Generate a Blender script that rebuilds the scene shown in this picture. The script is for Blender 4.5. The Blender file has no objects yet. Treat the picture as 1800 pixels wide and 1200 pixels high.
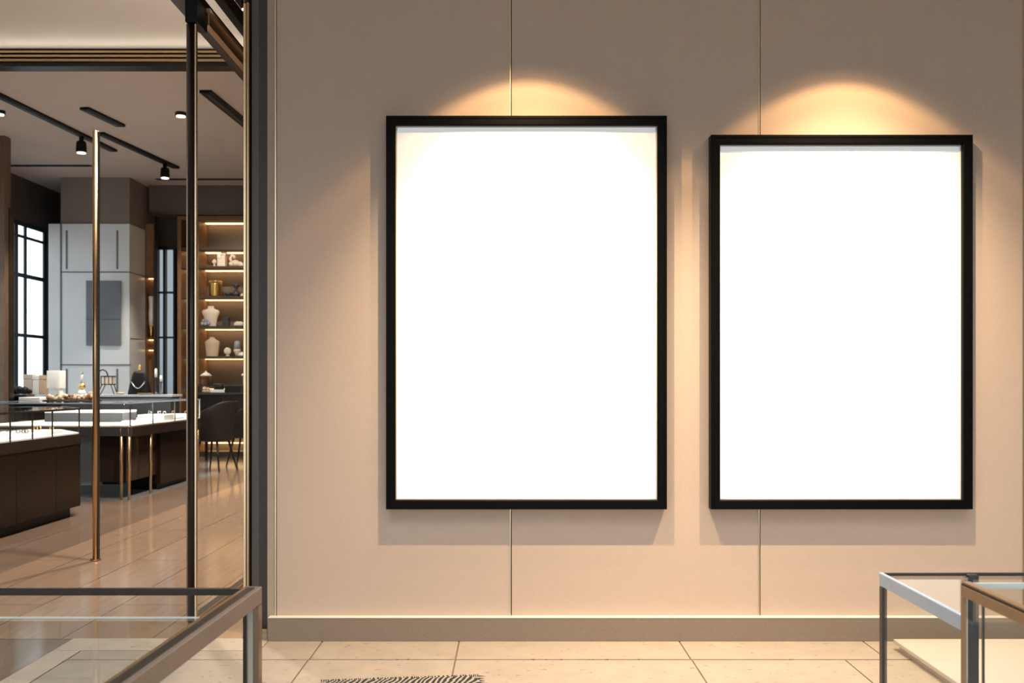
import bpy, bmesh, math, random
from mathutils import Vector, Matrix
R = math.radians
random.seed(7)
sc = bpy.context.scene
COL = sc.collection

# ------------------------------------------------------------------ survey of the photograph
F, CX, HY, EYE = 1700.0, 900.0, 670.0, 1.2       # focal length, vanishing point, eye height
def HX(px, Y): return (px - CX) * Y / F
def HZ(py, Y): return EYE + (HY - py) * Y / F

# ------------------------------------------------------------------ materials
MATS = {}
def nodes_of(name):
    m = bpy.data.materials.new(name); m.use_nodes = True
    nt = m.node_tree; nt.nodes.clear()
    out = nt.nodes.new('ShaderNodeOutputMaterial')
    return m, nt, out
def pbr(name, col, rough=0.5, metal=0.0, noise=0.0, scale=20.0, bump=0.0, spec=0.5, coat=0.0, stretch=(1,1,1)):
    m, nt, out = nodes_of(name)
    b = nt.nodes.new('ShaderNodeBsdfPrincipled')
    b.inputs['Roughness'].default_value = rough
    b.inputs['Metallic'].default_value = metal
    b.inputs['Specular IOR Level'].default_value = spec
    b.inputs['Coat Weight'].default_value = coat
    b.inputs['Base Color'].default_value = (*col, 1)
    nt.links.new(b.outputs[0], out.inputs[0])
    tc = nt.nodes.new('ShaderNodeTexCoord'); mp = nt.nodes.new('ShaderNodeMapping')
    mp.inputs['Scale'].default_value = stretch
    nt.links.new(tc.outputs['Object'], mp.inputs[0])
    n = nt.nodes.new('ShaderNodeTexNoise'); n.inputs['Scale'].default_value = scale; n.inputs['Detail'].default_value = 4
    nt.links.new(mp.outputs[0], n.inputs['Vector'])
    if noise:
        r = nt.nodes.new('ShaderNodeValToRGB')
        r.color_ramp.elements[0].position = 0.3; r.color_ramp.elements[1].position = 0.7
        r.color_ramp.elements[0].color = (*[c*(1-noise) for c in col], 1)
        r.color_ramp.elements[1].color = (*[min(1, c*(1+noise)) for c in col], 1)
        nt.links.new(n.outputs['Fac'], r.inputs[0]); nt.links.new(r.outputs[0], b.inputs['Base Color'])
    if bump:
        bp = nt.nodes.new('ShaderNodeBump'); bp.inputs['Strength'].default_value = bump; bp.inputs['Distance'].default_value = 0.002
        nt.links.new(n.outputs['Fac'], bp.inputs['Height']); nt.links.new(bp.outputs[0], b.inputs['Normal'])
    MATS[name] = m
    return m
def emit(name, col, strength):
    m, nt, out = nodes_of(name)
    e = nt.nodes.new('ShaderNodeEmission'); e.inputs[0].default_value = (*col, 1); e.inputs[1].default_value = strength
    nt.links.new(e.outputs[0], out.inputs[0]); MATS[name] = m; return m
def glass(name, tint=(0.97, 0.985, 0.98), ior=1.45, rough=0.0):
    # architectural glass: fresnel mix of clear transmission and a sharp reflection
    m, nt, out = nodes_of(name)
    t = nt.nodes.new('ShaderNodeBsdfTransparent'); t.inputs[0].default_value = (*tint, 1)
    g = nt.nodes.new('ShaderNodeBsdfGlossy'); g.inputs['Roughness'].default_value = rough
    fr = nt.nodes.new('ShaderNodeFresnel'); fr.inputs['IOR'].default_value = ior
    mx = nt.nodes.new('ShaderNodeMixShader')
    geo = nt.nodes.new('ShaderNodeNewGeometry')      # the exit face of a pane adds no second mirror image
    fac = math_node(nt, 'MULTIPLY', fr.outputs[0], math_node(nt, 'SUBTRACT', 1.0, geo.outputs['Backfacing']))
    nt.links.new(fac, mx.inputs[0]); nt.links.new(t.outputs[0], mx.inputs[1]); nt.links.new(g.outputs[0], mx.inputs[2])
    nt.links.new(mx.outputs[0], out.inputs[0]); MATS[name] = m; return m
def math_node(nt, op, a, b=None):
    n = nt.nodes.new('ShaderNodeMath'); n.operation = op
    for i, v in enumerate((a, b)):
        if v is None: continue
        if hasattr(v, 'links'): nt.links.new(v, n.inputs[i])
        else: n.inputs[i].default_value = v
    return n.outputs[0]
def fabric(name, col, amp=0.10, period=0.0078, rough=0.95):
    # twill weave: fine diagonal ribs broken up by noise
    m, nt, out = nodes_of(name)
    b = nt.nodes.new('ShaderNodeBsdfPrincipled'); b.inputs['Roughness'].default_value = rough
    b.inputs['Specular IOR Level'].default_value = 0.15
    tc = nt.nodes.new('ShaderNodeTexCoord'); s = nt.nodes.new('ShaderNodeSeparateXYZ')
    nt.links.new(tc.outputs['Object'], s.inputs[0])
    n1 = nt.nodes.new('ShaderNodeTexNoise'); n1.inputs['Scale'].default_value = 110; n1.inputs['Detail'].default_value = 3
    nt.links.new(tc.outputs['Object'], n1.inputs['Vector'])
    n2 = nt.nodes.new('ShaderNodeTexNoise'); n2.inputs['Scale'].default_value = 520; n2.inputs['Detail'].default_value = 1
    nt.links.new(tc.outputs['Object'], n2.inputs['Vector'])
    d = math_node(nt, 'ADD', math_node(nt, 'ADD', s.outputs['X'], s.outputs['Z']), s.outputs['Y'])
    d = math_node(nt, 'ADD', d, math_node(nt, 'MULTIPLY', n1.outputs['Fac'], 0.006))
    w = math_node(nt, 'SINE', math_node(nt, 'MULTIPLY', d, 2*math.pi/period))
    w = math_node(nt, 'MULTIPLY', w, math_node(nt, 'MULTIPLY', n2.outputs['Fac'], 1.3))
    g = math_node(nt, 'ADD', math_node(nt, 'MULTIPLY', w, amp), 1.0)
    g = math_node(nt, 'ADD', g, math_node(nt, 'MULTIPLY', math_node(nt, 'SUBTRACT', n2.outputs['Fac'], 0.5), amp*2.2))
    mix = nt.nodes.new('ShaderNodeVectorMath'); mix.operation = 'SCALE'
    mix.inputs[0].default_value = col; nt.links.new(g, mix.inputs['Scale'])
    nt.links.new(mix.outputs[0], b.inputs['Base Color'])
    bp = nt.nodes.new('ShaderNodeBump'); bp.inputs['Strength'].default_value = 0.25; bp.inputs['Distance'].default_value = 0.0015
    nt.links.new(w, bp.inputs['Height']); nt.links.new(bp.outputs[0], b.inputs['Normal'])
    nt.links.new(b.outputs[0], out.inputs[0]); MATS[name] = m; return m
def planks(name, c1, c2, mortar, width, length, rough, grain=0.25):
    m, nt, out = nodes_of(name)
    b = nt.nodes.new('ShaderNodeBsdfPrincipled'); b.inputs['Roughness'].default_value = rough
    b.inputs['Specular IOR Level'].default_value = 0.55
    tc = nt.nodes.new('ShaderNodeTexCoord'); s = nt.nodes.new('ShaderNodeSeparateXYZ')
    nt.links.new(tc.outputs['Object'], s.inputs[0])
    c = nt.nodes.new('ShaderNodeCombineXYZ'); nt.links.new(s.outputs['Y'], c.inputs['X']); nt.links.new(s.outputs['X'], c.inputs['Y'])
    br = nt.nodes.new('ShaderNodeTexBrick'); br.offset = 0.5
    br.inputs['Scale'].default_value = 1; br.inputs['Brick Width'].default_value = length; br.inputs['Row Height'].default_value = width
    br.inputs['Mortar Size'].default_value = 0.004; br.inputs['Mortar Smooth'].default_value = 0.1
    br.inputs['Color1'].default_value = (*c1, 1); br.inputs['Color2'].default_value = (*c2, 1); br.inputs['Mortar'].default_value = (*mortar, 1)
    nt.links.new(c.outputs[0], br.inputs['Vector'])
    mp = nt.nodes.new('ShaderNodeMapping'); mp.inputs['Scale'].default_value = (14, 0.9, 1); nt.links.new(tc.outputs['Object'], mp.inputs[0])
    n = nt.nodes.new('ShaderNodeTexNoise'); n.inputs['Scale'].default_value = 3; n.inputs['Detail'].default_value = 6
    nt.links.new(mp.outputs[0], n.inputs['Vector'])
    g = math_node(nt, 'ADD', math_node(nt, 'MULTIPLY', math_node(nt, 'SUBTRACT', n.outputs['Fac'], 0.5), grain*2), 1.0)
    v = nt.nodes.new('ShaderNodeVectorMath'); v.operation = 'SCALE'
    nt.links.new(br.outputs['Color'], v.inputs[0]); nt.links.new(g, v.inputs['Scale'])
    nt.links.new(v.outputs[0], b.inputs['Base Color']); nt.links.new(b.outputs[0], out.inputs[0])
    MATS[name] = m; return m
def stone(name, col, rough=0.35):
    # limestone: pale body, faint clouding and sparse elongated fossil pits
    m, nt, out = nodes_of(name)
    b = nt.nodes.new('ShaderNodeBsdfPrincipled'); b.inputs['Roughness'].default_value = rough
    tc = nt.nodes.new('ShaderNodeTexCoord')
    n = nt.nodes.new('ShaderNodeTexNoise'); n.inputs['Scale'].default_value = 9; n.inputs['Detail'].default_value = 8
    nt.links.new(tc.outputs['Object'], n.inputs['Vector'])
    mp = nt.nodes.new('ShaderNodeMapping'); mp.inputs['Scale'].default_value = (26, 52, 1); nt.links.new(tc.outputs['Object'], mp.inputs[0])
    p = nt.nodes.new('ShaderNodeTexNoise'); p.inputs['Scale'].default_value = 1; p.inputs['Detail'].default_value = 2
    nt.links.new(mp.outputs[0], p.inputs['Vector'])
    pit = nt.nodes.new('ShaderNodeValToRGB'); pit.color_ramp.elements[0].position = 0.665; pit.color_ramp.elements[1].position = 0.69
    pit.color_ramp.elements[0].color = (1, 1, 1, 1); pit.color_ramp.elements[1].color = (0.5, 0.45, 0.42, 1)
    nt.links.new(p.outputs['Fac'], pit.inputs[0])
    r = nt.nodes.new('ShaderNodeValToRGB'); r.color_ramp.elements[0].position = 0.3; r.color_ramp.elements[1].position = 0.7
    r.color_ramp.elements[0].color = (*[c*0.9 for c in col], 1); r.color_ramp.elements[1].color = (*[c*1.08 for c in col], 1)
    nt.links.new(n.outputs['Fac'], r.inputs[0])
    v = nt.nodes.new('ShaderNodeVectorMath'); v.operation = 'MULTIPLY'
    nt.links.new(r.outputs[0], v.inputs[0]); nt.links.new(pit.outputs[0], v.inputs[1])
    nt.links.new(v.outputs[0], b.inputs['Base Color']); nt.links.new(b.outputs[0], out.inputs[0])
    MATS[name] = m; return m
def zebra(name):
    m, nt, out = nodes_of(name)
    b = nt.nodes.new('ShaderNodeBsdfPrincipled'); b.inputs['Roughness'].default_value = 0.9
    tc = nt.nodes.new('ShaderNodeTexCoord'); s = nt.nodes.new('ShaderNodeSeparateXYZ'); nt.links.new(tc.outputs['Object'], s.inputs[0])
    n = nt.nodes.new('ShaderNodeTexNoise'); n.inputs['Scale'].default_value = 7; n.inputs['Detail'].default_value = 3
    nt.links.new(tc.outputs['Object'], n.inputs['Vector'])
    d = math_node(nt, 'ADD', math_node(nt, 'SUBTRACT', s.outputs['X'], math_node(nt, 'MULTIPLY', s.outputs['Y'], 0.25)),
                  math_node(nt, 'MULTIPLY', n.outputs['Fac'], 0.06))
    w = math_node(nt, 'SINE', math_node(nt, 'MULTIPLY', d, 2*math.pi/0.021))
    r = nt.nodes.new('ShaderNodeValToRGB'); r.color_ramp.elements[0].position = 0.5; r.color_ramp.elements[1].position = 0.7
    r.color_ramp.elements[0].color = (0.015, 0.015, 0.017, 1); r.color_ramp.elements[1].color = (0.36, 0.34, 0.32, 1)
    nt.links.new(math_node(nt, 'ADD', math_node(nt, 'MULTIPLY', w, 0.5), 0.5), r.inputs[0])
    nt.links.new(r.outputs[0], b.inputs['Base Color']); nt.links.new(b.outputs[0], out.inputs[0]); MATS[name] = m; return m

fabric('wall_fabric', (0.483, 0.402, 0.347), amp=0.22, period=0.0076)
fabric('base_fabric', (0.225, 0.188, 0.157), amp=0.34, period=0.0076)
pbr('lit_edge', (0.74, 0.70, 0.64), 0.4, noise=0.02)
pbr('glass_rim', (0.58, 0.64, 0.64), 0.3, noise=0.02)
pbr('sheen_grey', (0.34, 0.34, 0.30), 0.3, 0.2, noise=0.04)
pbr('plain_taupe', (0.34, 0.285, 0.24), 0.7, noise=0.04)
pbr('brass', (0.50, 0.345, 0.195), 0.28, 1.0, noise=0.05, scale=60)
pbr('pale_brass', (0.80, 0.64, 0.42), 0.3, 1.0, noise=0.04, scale=60)
pbr('bronze', (0.20, 0.15, 0.115), 0.26, 1.0, noise=0.08, scale=40)
pbr('dark_bronze', (0.022, 0.018, 0.015), 0.28, 0.4, noise=0.1, scale=30)
pbr('bronze_paint', (0.19, 0.155, 0.135), 0.32, 0.35, noise=0.06, scale=30)
pbr('brown_metal', (0.33, 0.205, 0.11), 0.36, 0.35, noise=0.06, scale=30)
pbr('steel_sheen', (0.42, 0.555, 0.73), 0.3, 0.25, noise=0.03, scale=30)  # pale blue reflection put into the steel's base colour
pbr('dark_steel', (0.06, 0.058, 0.056), 0.35, 0.5, noise=0.06, scale=30)
pbr('door_grey', (0.055, 0.046, 0.042), 0.5, 0.1, noise=0.05)
pbr('door_grey_light', (0.105, 0.092, 0.085), 0.45, 0.1, noise=0.05)
pbr('black_frame', (0.0025, 0.0025, 0.0028), 0.42, 0.0, noise=0.15, scale=50, spec=0.06)
pbr('paper', (0.86, 0.885, 0.915), 0.6, noise=0.004, scale=6)
_b = next(n for n in MATS['paper'].node_tree.nodes if n.type == 'BSDF_PRINCIPLED')   # faint light-box glow added to keep the sheet neutral white under warm lamps
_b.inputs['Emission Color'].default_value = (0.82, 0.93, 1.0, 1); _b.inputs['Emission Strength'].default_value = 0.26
pbr('white_bead', (0.8, 0.8, 0.8), 0.4, noise=0.01)
stone('tile', (0.385, 0.345, 0.303))
stone('threshold_stone', (0.52, 0.46, 0.40))
pbr('grout', (0.16, 0.125, 0.095), 0.9, noise=0.1)
planks('plank_lit', (0.36, 0.25, 0.175), (0.405, 0.28, 0.198), (0.17, 0.105, 0.07), 0.42, 2.6, 0.12)  # lighter plank copy: light on the aisle put into the colour
planks('plank_shaded', (0.22, 0.155, 0.115), (0.25, 0.18, 0.135), (0.09, 0.055, 0.04), 0.6, 1.8, 0.12)  # darker plank copy: shade left of the aisle put into the colour
planks('grey_stone', (0.20, 0.20, 0.205), (0.24, 0.24, 0.245), (0.1, 0.1, 0.1), 0.8, 1.6, 0.14, grain=0.1)
pbr('ceiling_taupe', (0.56, 0.475, 0.42), 0.85, noise=0.02, scale=2)
pbr('ceiling_cream', (0.74, 0.68, 0.60), 0.85, noise=0.02, scale=2)  # paler than the taupe: brighter light over the entrance put into the colour
pbr('wall_taupe', (0.20, 0.165, 0.14), 0.7, noise=0.05, scale=3)
pbr('wall_dark', (0.075, 0.058, 0.048), 0.6, noise=0.08, scale=3)
pbr('soffit_grey', (0.12, 0.10, 0.09), 0.7, noise=0.05, scale=3)
pbr('cladding', (0.78, 0.82, 0.84), 0.25, noise=0.02, scale=3)
pbr('cladding_joint', (0.16, 0.16, 0.165), 0.5, noise=0.02)
pbr('column_taupe', (0.235, 0.20, 0.175), 0.7, noise=0.04, scale=3)
pbr('picture_grey', (0.16, 0.17, 0.19), 0.35, noise=0.08, scale=3)
pbr('window_frame', (0.02, 0.024, 0.028), 0.4, noise=0.1)
pbr('frosted', (0.36, 0.41, 0.44), 0.2, noise=0.12, scale=1.5)
pbr('black', (0.006, 0.006, 0.0065), 0.42, spec=0.2, noise=0.1)
pbr('charcoal', (0.03, 0.031, 0.034), 0.45, noise=0.1)
pbr('black_leather', (0.011, 0.0095, 0.009), 0.45, spec=0.25, noise=0.15, scale=120, bump=0.2)
pbr('brown_lacquer', (0.015, 0.0095, 0.0065), 0.16, noise=0.12, scale=2, spec=0.1)
pbr('lacquer_band', (0.026, 0.018, 0.014), 0.18, noise=0.1, scale=2, spec=0.15)
pbr('wood_panel', (0.22, 0.115, 0.055), 0.5, noise=0.18, scale=8, stretch=(8, 8, 0.7))
pbr('shelf_back', (0.125, 0.10, 0.086), 0.7, noise=0.06)
pbr('shelf_dark', (0.055, 0.034, 0.022), 0.4, noise=0.1)
pbr('white', (0.82, 0.81, 0.79), 0.5, noise=0.02)
pbr('light_patch_white', (0.56, 0.53, 0.50), 0.4, noise=0.02)  # white of the light patch on the tiles, put into colour
pbr('wood_dark', (0.13, 0.085, 0.056), 0.5, noise=0.2, scale=8, stretch=(8, 8, 0.7))
pbr('ivory', (0.76, 0.66, 0.54), 0.6, noise=0.03)
pbr('beige', (0.58, 0.44, 0.31), 0.65, noise=0.04)
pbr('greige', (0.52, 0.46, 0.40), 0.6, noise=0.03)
pbr('gold', (0.78, 0.50, 0.17), 0.3, 1.0, noise=0.05)
pbr('trinket_brown', (0.24, 0.125, 0.06), 0.4, noise=0.3, scale=30)
pbr('silver', (0.75, 0.75, 0.76), 0.18, 1.0, noise=0.03)
pbr('blue_grey', (0.33, 0.38, 0.43), 0.4, noise=0.04)
zebra('zebra')
glass('glass'); glass('tinted_glass', (0.45, 0.47, 0.48), 1.3); glass('door_glass', (0.97, 0.975, 0.97), 1.07); glass('window_glass', (0.96, 0.98, 0.99), 1.2)
emit('led_warm', (1.0, 0.58, 0.235), 6.0)
emit('lamp_face', (1.0, 0.9, 0.75), 6.0)

# ------------------------------------------------------------------ mesh building
class MB:
    def __init__(s): s.v, s.f, s.sm = [], [], []
    def add(s, vs, fs, smooth=False):
        o = len(s.v); s.v += [tuple(p) for p in vs]
        for f in fs: s.f.append(tuple(i+o for i in f)); s.sm.append(smooth)
        return s
    def box(s, x0, x1, y0, y1, z0, z1):
        vs = [(x, y, z) for z in (z0, z1) for y in (y0, y1) for x in (x0, x1)]
        return s.add(vs, [(0,2,3,1), (4,5,7,6), (0,1,5,4), (2,6,7,3), (0,4,6,2), (1,3,7,5)])
    def quad(s, a, b, c, d): return s.add([a, b, c, d], [(0,1,2,3)])
    def prism(s, poly, z0, z1):
        n = len(poly)
        vs = [(x, y, z0) for x, y in poly] + [(x, y, z1) for x, y in poly]
        fs = [tuple(range(n-1, -1, -1)), tuple(range(n, 2*n))]
        fs += [(i, (i+1) % n, n+(i+1) % n, n+i) for i in range(n)]
        return s.add(vs, fs)
    def tube(s, pts, rad, n=12, cap=True):
        pts = [Vector(p) for p in pts]
        rads = rad if isinstance(rad, (list, tuple)) else [rad]*len(pts)
        vs, fs = [], []
        up = None
        for i, p in enumerate(pts):
            t = (pts[min(i+1, len(pts)-1)] - pts[max(i-1, 0)]).normalized()
            if up is None: up = Vector((0, 0, 1)) if abs(t.z) < 0.9 else Vector((1, 0, 0))
            a = t.cross(up).normalized(); up = a.cross(t).normalized()
            for k in range(n):
                q = 2*math.pi*k/n
                vs.append(p + (a*math.cos(q) + up*math.sin(q))*rads[i])
        for i in range(len(pts)-1):
            for k in range(n):
                fs.append((i*n+k, i*n+(k+1) % n, (i+1)*n+(k+1) % n, (i+1)*n+k))
        s.add(vs, fs, True)
        if cap:
            L = len(pts)-1
            s.add([vs[k] for k in range(n)], [tuple(range(n-1, -1, -1))])
            s.add([vs[L*n+k] for k in range(n)], [tuple(range(n))])
        return s
    def loft(s, secs, n=24, cap=True, power=2.0):
        # secs: (cx, cy, z, rx, ry) superellipse sections stacked along z
        vs, fs = [], []
        for cx, cy, z, rx, ry in secs:
            for k in range(n):
                q = 2*math.pi*k/n; c, d = math.cos(q), math.sin(q)
                vs.append((cx + rx*math.copysign(abs(c)**(2/power), c), cy + ry*math.copysign(abs(d)**(2/power), d), z))
        for i in range(len(secs)-1):
            for k in range(n):
                fs.append((i*n+k, i*n+(k+1) % n, (i+1)*n+(k+1) % n, (i+1)*n+k))
        s.add(vs, fs, True)
        if cap:
            s.add([vs[k] for k in range(n)], [tuple(range(n-1, -1, -1))])
            s.add([vs[(len(secs)-1)*n+k] for k in range(n)], [tuple(range(n))])
        return s
    def lathe(s, x, y, z, prof, n=24):
        return s.loft([(x, y, z+h, max(r, 1e-4), max(r, 1e-4)) for r, h in prof], n)
    def ball(s, x, y, z, r, n=14, sy=1, sz=1):
        return s.loft([(x, y, z - r*sz*math.cos(math.pi*i/8), max(1e-4, r*math.sin(math.pi*i/8)), max(1e-4, r*sy*math.sin(math.pi*i/8))) for i in range(9)], n)
    def bar(s, a, b, w, h):
        # rectangular bar from a to b (centre line), w across, h vertical
        a, b = Vector(a), Vector(b); t = (b-a).normalized()
        sd = t.cross(Vector((0, 0, 1)))
        sd = sd.normalized() if sd.length > 1e-5 else Vector((1, 0, 0))
        up = sd.cross(t).normalized()
        vs = []
        for p in (a, b):
            for i, j in ((-1,-1), (1,-1), (1,1), (-1,1)): vs.append(p + sd*(w/2*i) + up*(h/2*j))
        return s.add(vs, [(3,2,1,0), (4,5,6,7), (0,1,5,4), (1,2,6,5), (2,3,7,6), (3,0,4,7)])
    def build(s, name, mat, parent=None, at=None, bevel=0.0, seg=2, **props):
        off = Vector((0, 0, 0))
        if parent is not None: off = Vector(root_loc(parent))
        elif at is not None: off = Vector(at)
        me = bpy.data.meshes.new(name)
        me.from_pydata([(x-off.x, y-off.y, z-off.z) for x, y, z in s.v], [], s.f)
        me.polygons.foreach_set('use_smooth', s.sm)
        bm = bmesh.new(); bm.from_mesh(me)
        bmesh.ops.remove_doubles(bm, verts=bm.verts, dist=1e-6) if any(s.sm) else None
        bmesh.ops.recalc_face_normals(bm, faces=bm.faces); bm.to_mesh(me); bm.free()
        me.materials.append(MATS[mat] if isinstance(mat, str) else mat)
        o = bpy.data.objects.new(name, me); COL.objects.link(o)
        if parent is not None: o.parent = parent
        else: o.location = off
        if bevel:
            b = o.modifiers.new('bevel', 'BEVEL'); b.width = bevel; b.segments = seg; b.limit_method = 'ANGLE'; b.angle_limit = R(40)
            b.harden_normals = False
        for k, v in props.items(): o[k] = v
        return o
def root_loc(o):
    while o.parent is not None: o = o.parent
    return o.location
def thing(name, label, cat, loc, group=None):
    o = bpy.data.objects.new(name, None); COL.objects.link(o); o.location = loc; o.empty_display_size = 0.1
    o['label'] = label; o['category'] = cat
    if group: o['group'] = group
    return o
def struct(mb, name, mat, label, cat, bevel=0.0, at=None):
    return mb.build(name, mat, at=at, bevel=bevel, kind='structure', label=label, category=cat)
def kids(o): return [c for c in bpy.data.objects if c.parent == o]
def copy_tree(o, parent=None):
    c = o.copy(); COL.objects.link(c)
    if parent is not None: c.parent = parent
    for ch in kids(o): copy_tree(ch, c)
    return c
def rect_frame(x0, x1, z0, z1, prof):
    # mitred rectangular moulding; prof = closed list of (inset, y)
    m = MB(); n = len(prof); vs = []
    for ins, y in prof:
        vs += [(x0+ins, y, z0+ins), (x1-ins, y, z0+ins), (x1-ins, y, z1-ins), (x0+ins, y, z1-ins)]
    fs = []
    for i in range(n):
        j = (i+1) % n
        for k in range(4):
            l = (k+1) % 4
            fs.append((i*4+k, i*4+l, j*4+l, j*4+k))
    return m.add(vs, fs)

# ================================================================== SETTING
WY = 4.504          # plane of the fabric wall
BY = 4.464          # front of the baseboard
ST_X0, ST_X1, ST_Y1 = -7.45, -1.02, 15.9     # store shell
CEIL, CEIL2, CORR = 4.30, 4.45, 3.85

# --- corridor floor: limestone tiles laid with open joints (one object), threshold strip
t = MB()
g = 0.0035
xs1 = [-2.05+0.13, -0.875, -0.244, 0.772, 1.62, 2.35, 3.2, 4.6]
xs2 = [-2.05+0.13, -0.878, -0.244, 0.775, 1.436, 2.30, 3.2, 4.6]
rows = [(4.172, BY+0.06, xs1, 1)]
y = 4.172
for i in range(13):
    rows.append((y-0.64, y, xs2 if i % 2 == 0 else xs1, 0)); y -= 0.64
for ya, yb, xs, first in rows:
    for a, b in zip(xs[:-1], xs[1:]):
        if first and b <= -0.87: continue
        t.box(a+g, b-g, ya+2*g, yb-2*g, -0.03, 0.0)
t.box(-1.92+g, -0.875-g, 4.172+g, 4.31-g, -0.03, 0.0).box(-1.128+g, -0.875-g, 4.31-g, BY+0.06, -0.03, 0.0)
floor = struct(t, 'floor', 'tile', 'pale limestone tile floor in front of the fabric wall', 'floor')
t = MB().box(-2.05, 4.6, -4.2, 4.52, -0.05, -0.004)
t.build('joint_grout', 'grout', floor)
t = MB().box(-2.05+g, -1.128, 4.31+g, BY+0.05, -0.03, 0.001)
t.box(-2.05+g, -1.92-g, -4.2, 4.31-g, -0.03, 0.001)
struct(t, 'trim_1', 'threshold_stone', 'pale stone border strip edging the limestone tiles', 'trim')

# --- store floor
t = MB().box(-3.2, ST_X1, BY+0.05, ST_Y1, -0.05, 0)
struct(t, 'floor_aisle', 'plank_lit', 'glossy wood plank aisle inside the shop, its light painted in a warmer tone', 'floor')
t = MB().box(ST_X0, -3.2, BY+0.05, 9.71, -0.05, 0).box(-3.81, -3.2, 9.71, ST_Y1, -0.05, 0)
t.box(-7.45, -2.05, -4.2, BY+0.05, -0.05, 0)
struct(t, 'floor_shaded', 'plank_shaded', 'glossy brown plank floor left of the aisle, painted darker for shade', 'floor')
t = MB().box(ST_X0, -3.81, 9.71, ST_Y1, -0.05, 0)
struct(t, 'floor_display', 'grey_stone', 'grey polished stone floor under the far display table', 'floor')

# --- poster wall: three fabric panels separated by fine brass seams
seams = [HX(898, WY), HX(1335, WY), HX(1799, WY)]
edges = [HX(485, WY)] + seams + [4.6]
t = MB()
for a, b in zip(edges[:-1], edges[1:]): t.box(a+0.0045, b-0.0048, WY, WY+0.1, 0, 4.45)
t.box(edges[0], 4.6, WY+0.05, WY+0.16, 0, 4.45)
wall = struct(t, 'wall_front', 'wall_fabric', 'beige twill fabric wall carrying the two posters', 'wall')
t = MB().box(HX(470, WY), edges[0]-0.004, WY, WY+0.14, 0, 4.45)
struct(t, 'trim_2', 'plain_taupe', 'narrow plain taupe strip at the left end of the fabric wall', 'trim')
t = MB().box(edges[0]-0.004, edges[0]+0.002, WY-0.004, WY+0.03, 0.10, 4.45)
struct(t, 'trim_3', 'pale_brass', 'thin brass strip down the left edge of the fabric wall', 'trim')
for i, x in enumerate(seams):
    t = MB().box(x-0.0045, x-0.0003, WY-0.003, WY+0.03, 0.110, 4.45)
    o = struct(t, 'trim_%d' % (4+i), 'pale_brass', ['thin brass seam in the fabric wall behind the larger poster',
        'thin brass seam in the fabric wall behind the left side of the smaller poster', 'thin brass seam at the right end of the fabric wall'][i], 'trim')
    MB().box(x, x+0.0044, WY+0.006, WY+0.03, 0.110, 4.45).build('shadow_gap', 'dark_bronze', o)
t = MB().box(HX(471, BY), 4.6, BY, WY, 0, 0.1077)
struct(t, 'baseboard_front', 'base_fabric', 'tall taupe fabric-covered baseboard under the fabric wall', 'baseboard', bevel=0.002)
bb = bpy.data.objects['baseboard_front']
MB().box(HX(471, BY), 4.6, BY-0.001, WY, 0.1079, 0.1098).build('cap', 'lit_edge', bb, label='pale strip painting the lit top edge')  # pale strip paints the lit top edge of the baseboard

# --- dark door surround beside the wall
t = MB().box(HX(455, 4.66), HX(470.5, 4.66)+0.04, 4.66, 4.80, 0.0, 4.45)
struct(t, 'trim_7', 'door_grey', 'dark grey metal panel between fabric wall and brass jamb', 'trim')
t = MB().box(HX(441, 4.66), HX(455, 4.66), 4.675, 4.80, 0.0, 4.45)
struct(t, 'trim_8', 'door_grey_light', 'lighter grey metal strip beside the brass jamb', 'trim')
t = MB().box(HX(441, 4.62), HX(471, 4.62), 4.60, 4.665, 0.0, 0.022)
struct(t, 'trim_9', 'brass', 'low brass sill strip at the foot of the dark door panel', 'trim')

# --- store shell
t = MB().box(ST_X0, ST_X1, 9.5, ST_Y1, CEIL, CEIL+0.2)
struct(t, 'ceiling', 'ceiling_taupe', 'taupe shop ceiling with black tracks', 'ceiling')
t = MB().box(ST_X0, ST_X1, 4.5, 9.5, CEIL2, CEIL2+0.1)
struct(t, 'ceiling_entrance', 'ceiling_cream', 'cream ceiling over the shop entrance, lightened for brighter light', 'ceiling')
t = MB().box(-7.45, 4.6, -4.2, 4.5, CORR, CORR+0.1).box(-7.45, 4.6, 4.5, 4.6, CORR+0.1, 4.6)
struct(t, 'ceiling_corridor', 'ceiling_cream', 'cream corridor ceiling above the fabric wall', 'ceiling')
t = MB().box(ST_X1, ST_X1+0.1, 4.8, ST_Y1, 0, CEIL2)
struct(t, 'wall_right', 'wall_taupe', 'taupe side wall of the shop behind the fabric wall', 'wall')
t = MB().box(4.6, 4.7, -4.2, 4.6, 0, CORR)
struct(t, 'wall_corridor', 'plain_taupe', 'taupe corridor end wall at the right', 'wall')
xa, xb, xc, xd = HX(275, 15.85), HX(288.5, 15.85), HX(292, 15.85), HX(308, 15.85)
zt2, zb2 = HZ(437, 15.85), 0.4
t = MB().box(ST_X0, xa, ST_Y1, ST_Y1+0.1, 0, CEIL).box(xd, ST_X1, ST_Y1, ST_Y1+0.1, 0, CEIL)
t.box(xa, xd, ST_Y1, ST_Y1+0.1, 0, zb2).box(xa, xd, ST_Y1, ST_Y1+0.1, zt2, CEIL)
wb = struct(t, 'wall_back', 'wall_dark', 'dark back wall of the shop', 'wall')
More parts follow.
